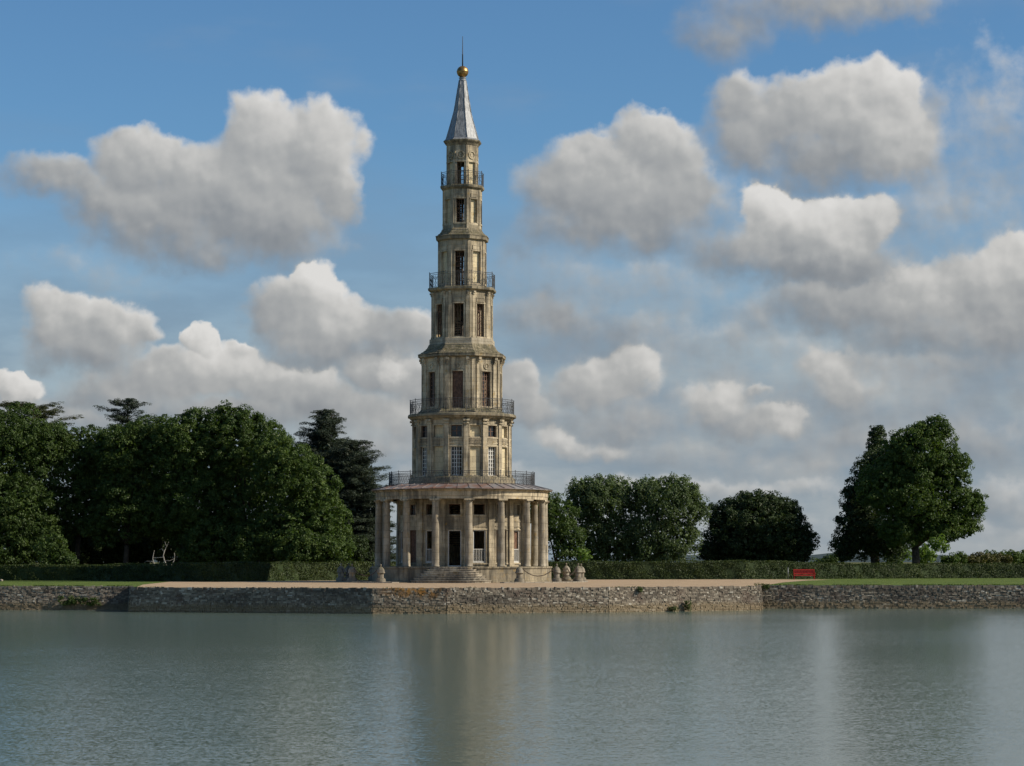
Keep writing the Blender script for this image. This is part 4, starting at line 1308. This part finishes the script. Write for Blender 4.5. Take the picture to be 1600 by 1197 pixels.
broad_tree('shrub', 'wide shrub in the middle of the wood edge, before the tallest tree', 'shrub', GS, [(398, 852, 40, 38), (425, 835, 30)], 234, L['broad'], 23, (400, .12), low=.05)
broad_tree('shrub', 'leafy shrub near the right end of the wood, low over the lit hedge', 'shrub', GS, [(470, 858, 40, 34), (505, 862, 32, 28), (535, 868, 20, 22)], 231, L['broad'], 24, (480, .12), low=.05)
broad_tree('shrub', 'drooping shrub left of the dark hollow in the wood', 'shrub', GS, [(80, 862, 22, 28), (100, 872, 20, 14)], 226, L['broad'], 25, (85, .1), low=.05)

cedar('cedar_tree', 'pointed blue green cedar rising just left of the pagoda colonnade', 508, 641, 262, 112, L['cedar'], 31, 1.5, 30, profile=lambda f: .13 + .85 * f ** .72, fill=1)
cedar('cedar_tree', 'lower spreading cedar half hidden behind the left pillars of the pagoda', 556, 688, 258, 84, L['cedar'], 32, 1.0, 24, profile=lambda f: .25 + .65 * f ** .5, fill=1)
cedar('cedar_tree', 'cedar whose tufted top shows above the wood between two round crowns', 200, 624, 268, 96, L['cedar'], 33, 7.0, 14, profile=lambda f: .22 + .60 * f ** .5)
cedar('cedar_tree', 'flat topped olive cedar with one long level branch above the left end of the wood', 52, 633, 264, 84, L['olive'], 34, 12.5, 7, profile=lambda f: .75 + .2 * f, flat=.22, drop=.0)

GR = 'trees behind the hedge right of the pagoda'
broad_tree('broadleaf_tree', 'dark tree close against the right side of the pagoda colonnade', 'tree', GR, [(868, 815, 34, 42), (885, 845, 28, 36), (850, 800, 30), (900, 868, 16, 14)], 246, L['broad'], 41, (870, .25))
broad_tree('shrub', 'small pale green shrub peeping over the hedge right of the bollards', 'shrub', None, [(911, 868, 12, 15)], 236, L['bright'], 42, (911, .06), size=.16, per=40, clump=(.2, .4), low=.3)
broad_tree('willow_tree', 'silvery willow with fine loose foliage nearer the pagoda', 'willow', 'pair of silvery willows', [(938, 785, 50, 40), (908, 785, 26, 34), (918, 762, 28, 20), (960, 768, 32, 24), (985, 780, 25, 30), (925, 830, 32, 38), (965, 835, 38, 36), (930, 862, 30, 20), (975, 862, 30, 22)], 250, L['willow'], 43, (945, .28), size=.21, dens=1.15, per=60, clump=(.35, .85), fill=1.0, hang=.7, low=.35)
broad_tree('willow_tree', 'silvery willow with a round top, further right beside the dark dome tree', 'willow', 'pair of silvery willows', [(1040, 785, 52, 42), (1012, 765, 28, 22), (1062, 768, 32, 26), (1085, 795, 20, 28), (1010, 832, 36, 34), (1052, 835, 34, 34), (1080, 835, 15, 20), (1015, 862, 34, 22), (1050, 862, 28, 20)], 249, L['willow'], 44, (1035, .28), size=.21, dens=1.15, per=60, clump=(.35, .85), fill=1.0, hang=.7, low=.35)
broad_tree('yew_tree', 'very dark dome shaped tree with a leafy rim, between the willows and the bench', 'tree', None, [(1180, 830, 76, 58), (1150, 865, 40, 24), (1215, 865, 44, 24), (1140, 815, 36, 38), (1218, 818, 42, 40), (1180, 795, 48, 26), (1112, 860, 24, 22), (1250, 850, 26, 34), (1165, 778, 14, 9), (1205, 781, 16, 9), (1232, 795, 16, 12), (1262, 838, 12, 12)], 258, L['dark'], 45, (1180, .4), up=.5, fill=2.4)
broad_tree('lone_tree', 'big round headed tree on a thick dark trunk at the right', 'tree', None,
           [(1442, 712, 52, 54), (1462, 672, 24, 22), (1434, 680, 24, 20), (1406, 700, 26, 26), (1396, 722, 24, 26), (1482, 735, 36, 38), (1500, 790, 34, 34), (1432, 780, 66, 52), (1385, 765, 46, 46), (1402, 735, 32, 30), (1468, 824, 44, 26), (1512, 822, 20, 18), (1405, 828, 38, 28), (1528, 785, 12, 20)], 250, L['broad2'], 46, (1431, .48, 3.2), low=1.2, fill=1.6)
broad_tree('dark_tree', 'darker leaning cone of foliage against the left of the big round headed tree', 'tree', None,
           [(1348, 828, 38, 48), (1380, 728, 24, 26), (1342, 780, 28, 36), (1366, 745, 32, 36), (1322, 855, 22, 26), (1385, 845, 36, 34), (1312, 812, 7, 5), (1325, 795, 11, 9)], 256, L['dark'], 47, (1365, .35), fill=2.2)
broad_tree('poplar_tree', 'narrow upright dark poplar standing up behind the cone of foliage', 'poplar', None,
           [(1371, 690, 13, 24), (1368, 716, 15, 36), (1377, 673, 8, 9), (1363, 676, 6, 8)], 262, L['dark'], 48, (1371, .22), size=.2, up=.9, clump=(.3, .6))
broad_tree('shrub', 'bright green bush in the shade left of the thick trunk', 'shrub', None, [(1408, 866, 15, 16), (1395, 874, 12, 10)], 262, L['bright'], 49, (1408, .06), size=.2, low=.1)
broad_tree('sapling', 'bright young sapling on a thin stem right of the thick trunk', 'sapling', None, [(1467, 848, 14, 13), (1458, 855, 9, 9), (1474, 858, 8, 8)], 244, L['bright'], 50, (1466, .045, 1.3), size=.17, per=36, clump=(.22, .45), low=.7)
broad_tree('shrub', 'yellowish green bush between the thick trunk and the sapling', 'shrub', None, [(1448, 864, 15, 17), (1440, 872, 12, 10)], 266, L['bright'], 51, (1448, .06), size=.2, low=.1)
broad_tree('shrub', 'small dark bush on the skyline left of the lone trees', 'shrub', None, [(1290, 877, 12, 6), (1304, 875, 12, 8), (1278, 878, 8, 5)], 270, L['broad'], 52, (1295, .06), size=.2, low=.1)
GB = 'low scrub bushes on the right skyline'
for i, (px, py, rx, ry, lf, lab) in enumerate([
    (1482, 875, 14, 8, 'broad2', 'low green scrub bush just right of the sapling'),
    (1500, 872, 9, 10, 'broad', 'small pointed dark bush between the sapling and the brown scrub'),
    (1528, 874, 26, 8, 'brown', 'low brown scrub mound on the right skyline'),
    (1560, 875, 20, 8, 'brown', 'flat brown scrub clump under the tall weeds at the right'),
    (1572, 871, 20, 10, 'broad2', 'green scrub bush with ragged top, near the right edge'),
    (1603, 872, 20, 11, 'broad2', 'green scrub bush cut by the right edge of the view'),
    (1545, 868, 10, 8, 'broad2', 'small green bush poking up behind the brown scrub mound')]):
    broad_tree('scrub_bush', lab, 'bush', GB, [(px, py, rx, ry), (px + rx * .6, py + 2, rx * .6, ry * .8), (px - rx * .5, py + 2, rx * .5, ry * .8)], 252 + i * 3, L[lf], 60 + i, (px, .05), size=.19, per=44, clump=(.22, .5), low=.05)

# far low wooded ridge on the horizon
rg = MB(); n = 160; rr = random.Random(9)
vs = []
for i in range(n + 1):
    x = -1200 + 2400 * i / n
    h = 4.2 + 1.6 * math.sin(i * .21) + 1.5 * math.sin(i * .73 + 1) + rr.uniform(-.5, .5)
    vs += [(x, 1500, -.5), (x, 1540, h), (x, 1800, -.5)]
rg.add(vs, [(i * 3, i * 3 + 3, i * 3 + 4, i * 3 + 1) for i in range(n)] + [(i * 3 + 1, i * 3 + 4, i * 3 + 5, i * 3 + 2) for i in range(n)], True)
tag(rg.build('far_hills', M['farhill']), kind='structure')

# ------------------------------------------------------------------ clipped hedges
def hedge(label, pts, th, seed):
    """pts: (px, Y, height)"""
    r = np.random.default_rng(seed)
    W3 = [(XY(px, Y)[0], Y, h) for px, Y, h in pts]
    ox, oy = W3[0][0], W3[0][1]
    root = empty('clipped_hedge', (ox, oy, 0)); tag(root, label, 'hedge')
    core = MB(); V = []
    for (x0, y0, h0), (x1, y1, h1) in zip(W3, W3[1:]):
        d = Vector((x1 - x0, y1 - y0, 0)); ln = d.length; d /= ln; n = Vector((d.y, -d.x, 0))
        if n.y > 0: n = -n
        a, b = Vector((x0 - ox, y0 - oy, 0)), Vector((x1 - ox, y1 - oy, 0))
        # front face
        m = int(ln * (h0 + h1) / 2 * 190)
        s = r.random(m); z = r.random(m) ** .9
        hh = (h0 + (h1 - h0) * s) * (1 + .03 * np.sin(s * ln * .9 + seed)) 
        off = -.05 + .06 * np.sin(s * ln * .7 + seed) + .10 * np.sin(s * ln * 2.3) * np.sin(z * 5 + s * ln) + r.normal(size=m) * .045
        p = np.stack([a.x + d.x * ln * s, a.y + d.y * ln * s, z * hh], 1) + np.array(n)[None] * off[:, None]
        nn = np.array(n)[None] * .8 + r.normal(size=(m, 3)) * .55 + np.array([0, 0, .3]); nn /= np.linalg.norm(nn, axis=1)[:, None]
        V.append(quads(p, nn, .135, r, .6))
        # top
        m = int(ln * th * 110); s = r.random(m); u = r.random(m)
        hh = (h0 + (h1 - h0) * s) * (1 + .03 * np.sin(s * ln * .9 + seed)) + r.normal(size=m) * .035
        p = np.stack([a.x + d.x * ln * s, a.y + d.y * ln * s, hh], 1) - np.array(n)[None] * (u * th)[:, None]
        nn = np.array([0, 0, .9]) + r.normal(size=(m, 3)) * .5; nn /= np.linalg.norm(nn, axis=1)[:, None]
        V.append(quads(p, nn, .14, r, .6))
    fr_, bk_ = [], []
    for j in range(len(W3)):
        dirs = []
        for k0, k1 in ((j - 1, j), (j, j + 1)):
            if 0 <= k0 and k1 < len(W3):
                d = Vector((W3[k1][0] - W3[k0][0], W3[k1][1] - W3[k0][1], 0)).normalized(); n = Vector((d.y, -d.x, 0)); dirs.append(-n if n.y > 0 else n)
        n = sum(dirs, Vector()).normalized(); sc = 1 / max(.5, n.dot(dirs[0]))
        a = Vector((W3[j][0] - ox, W3[j][1] - oy, 0))
        fr_.append(a - n * .14 * sc); bk_.append(a - n * (th - .1) * sc)
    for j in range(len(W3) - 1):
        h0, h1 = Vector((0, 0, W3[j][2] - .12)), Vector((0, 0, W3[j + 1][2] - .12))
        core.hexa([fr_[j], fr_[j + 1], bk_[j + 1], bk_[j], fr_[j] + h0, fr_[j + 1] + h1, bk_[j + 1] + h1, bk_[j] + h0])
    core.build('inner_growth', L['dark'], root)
    quad_mesh('foliage', np.concatenate(V), L['hedge'], root)
hedge('long clipped hedge left of the pagoda, running below the dark wood', [(-260, 216, 1.40), (130, 212, 1.40), (335, 200.5, 1.62), (470, 212, 1.64), (700, 220, 1.68)], 1.5, 3)
hedge('long clipped hedge right of the pagoda, behind the red bench', [(740, 222, 1.68), (1000, 224.5, 1.70), (1165, 226.5, 1.80), (1330, 232, 1.47), (1500, 238, 1.45), (1900, 250, 1.45)], 1.5, 4)

# ------------------------------------------------------------------ bench, post, dead branches, stone
def bench():
    Y = 225.5; c = P(1256.5, 904, Y)
    b = empty('garden_bench', (c.x, Y, .01)); tag(b, 'bright red wooden bench with a carved solid back in front of the right hedge', 'bench')
    w = 1.02
    MB().box(-w, w, .10, .15, .50, .62).box(-w, w, .10, .15, .86, .97).build('back_rail', M['red'], b)
    MB().box(-w, w, .115, .14, .621, .859).build('back_board', M['red'], b)
    fr = MB()
    for i in range(7):                  # carved fret on the back board
        x = -.84 + 1.68 * i / 6
        fr.box(x - .09, x + .09, .095, .114, .80, .83).box(x - .09, x + .09, .095, .114, .65, .68).box(x - .10, x - .065, .095, .114, .681, .799).box(x + .02, x + .05, .095, .114, .681, .76)
    fr.build('carved_fret', M['reddark'], b)
    for i in range(3): MB().box(-w, w, -.36 + i * .15, -.24 + i * .15, .40, .44).build('seat_slat', M['red'], b)
    MB().box(-w, w, -.385, -.362, .32, .43).build('seat_apron', M['red'], b)
    for sx in (-1, 1):
        for y in (-.34, .09):
            MB().box(sx * (w - .05) - .035, sx * (w - .05) + .035, y, y + .07, -.01, .398 if y < 0 else .96).build('leg', M['red'], b)
        MB().box(sx * (w + .005) - .03, sx * (w + .005) + .03, -.36, .09, .60, .645).build('armrest', M['red'], b)
        MB().box(sx * (w + .005) - .025, sx * (w + .005) + .025, -.36, -.31, .441, .599).build('arm_post', M['red'], b)
    p = P(1231.5, 904, 225)
    po = MB().tube([(0, 0, 0), (0, 0, 1.12)], .028, 8).lathe([(0, 1.12), (.035, 1.12), (.035, 1.15), (0, 1.16)], 8).build('thin_post', M['galv'], None, 0, (p.x, 225, 0))
    tag(po, 'thin grey metal post left of the red bench', 'post')
bench()
def dead():
    Y = 222.0; c = P(256, 880, Y)
    root = empty('dead_tree', (c.x, Y, 0)); tag(root, 'bleached bare dead branches sticking up over the hedge before the wood', 'dead tree')
    def br(pts, r0, r1, name='branch'):
        q = [P(x, y, Y + dy) - Vector((c.x, Y, 0)) for x, y, dy in pts]
        n = len(q)
        MB().tube(q, [.6 * (r0 + (r1 - r0) * i / (n - 1)) for i in range(n)], 6).build(name, M['bleached'], root)
    br([(262, 905, 0), (260, 890, 0), (259, 881, 0), (256.5, 875, .1), (255, 868, 0), (257, 861, 0), (259.5, 855, .1), (262, 851, 0), (263.5, 847, 0)], .15, .045, 'trunk')
    br([(262, 905, 0), (246, 890, 0), (241, 882, 0), (238.5, 873, -.1), (240, 865, 0), (241.5, 860, .2)], .13, .03)
    br([(238.5, 871.5, 0), (246, 871.5, .2), (255, 870.5, 0)], .055, .05)
    br([(262, 900, 0), (268, 882, 0), (272, 876, .2), (273, 870, 0), (272.5, 864, .2)], .09, .03)
    br([(257, 876.5, 0), (266, 876, .3), (272, 873, .2)], .045, .03)
    br([(242, 880, 0), (236, 877, .2), (229, 877, .3), (225, 880, .3)], .055, .02)
    br([(256, 862, 0), (253, 857.5, .2), (249, 859, .3)], .05, .02)
    br([(260, 854, 0), (258.5, 849, 0), (257, 846, .3)], .04, .015)
dead()
p = P(2, 907, 205)
tag(MB().lathe([(0, 0), (.13, .0), (.16, .08), (.12, .17), (.0, .20)], 9, 0, True, wob=.02).build('white_stone', M['kerb'], None, 0, (p.x, 205, 0)), 'small white stone on the lawn at the left edge of the view', 'stone')

# weeds rooted in the basin wall, ragged grass along its top
def weed(label, px, py, Y, w, h, n, seed, m='weed'):
    r = np.random.default_rng(seed)
    c = P(px, py, Y)
    pts = np.stack([r.normal(size=n) * w, r.uniform(-.14, .02, n), r.uniform(0, h, n) - h / 2], 1)
    v = leaf_cloud(pts, r.uniform(.08, .2, n), 26, .11, .3, 1, None, seed)
    o = quad_mesh('wall_weed', v, L[m]); o.location = (c.x, Y - .16, c.z)
    tag(o, label, 'weed', 'weeds growing from the pond wall')
weed('dark weeds spreading low on the left wall, nearer its left end', 110, 938, 167.2, .55, .5, 36, 71, 'broad')
weed('dark weeds on the left wall nearer the shaded corner', 143, 940, 167.2, .40, .45, 26, 72, 'broad')
weed('upright green weed at the waterline of the right part of the wall', 1075, 946, 163.6, .10, .50, 12, 73)
weed('small flat weed at the waterline left of the upright green weed', 1052, 951, 163.0, .30, .10, 9, 74)
weed('little dark weed hanging from the wall top right of the bollards', 1000, 922, 161.7, .12, .18, 7, 75)
weed('green tuft on the corner where the right lawn meets the wall', 1190, 916, 172.6, .30, .25, 18, 76)
def fringe():
    r = np.random.default_rng(8); V = []
    for (x0, y0), (x1, y1), dn in ((XY(-60, 167.4), XY(205, 167.3), 60), (XY(1188, 172.9), XY(1760, 173.6), 60), (XY(206, 161.3), XY(583, 156.0), 6), (XY(583, 156.0), XY(698, 156.5), 8), (XY(698, 156.5), XY(950, 160.3), 10), (XY(950, 160.3), XY(1186, 167.2), 10)):
        ln = math.hypot(x1 - x0, y1 - y0); m = int(ln * dn)
        s = r.random(m); dens = np.sin(s * ln * 1.1) + np.sin(s * ln * .37 + 2) > (-1.2 if dn > 20 else .6)
        s = s[dens]; m = len(s)
        hgt = r.uniform(.04, .13, m)
        p = np.stack([x0 + (x1 - x0) * s, y0 + (y1 - y0) * s + r.uniform(-.06, .25, m), np.zeros(m)], 1)
        lean = np.stack([r.normal(size=m) * .4, -r.random(m) * .5, np.ones(m)], 1) * hgt[:, None]
        wv = np.stack([r.uniform(.012, .03, m), r.normal(size=m) * .01, np.zeros(m)], 1)
        V.append(np.stack([p - wv, p + wv, p + lean + wv * .2, p + lean - wv * .2], 1).reshape(-1, 3))
    o = quad_mesh('grass_fringe', np.concatenate(V), L['weed']); o['kind'] = 'stuff'; o['label'] = 'ragged grass along the top of the pond wall'
fringe()
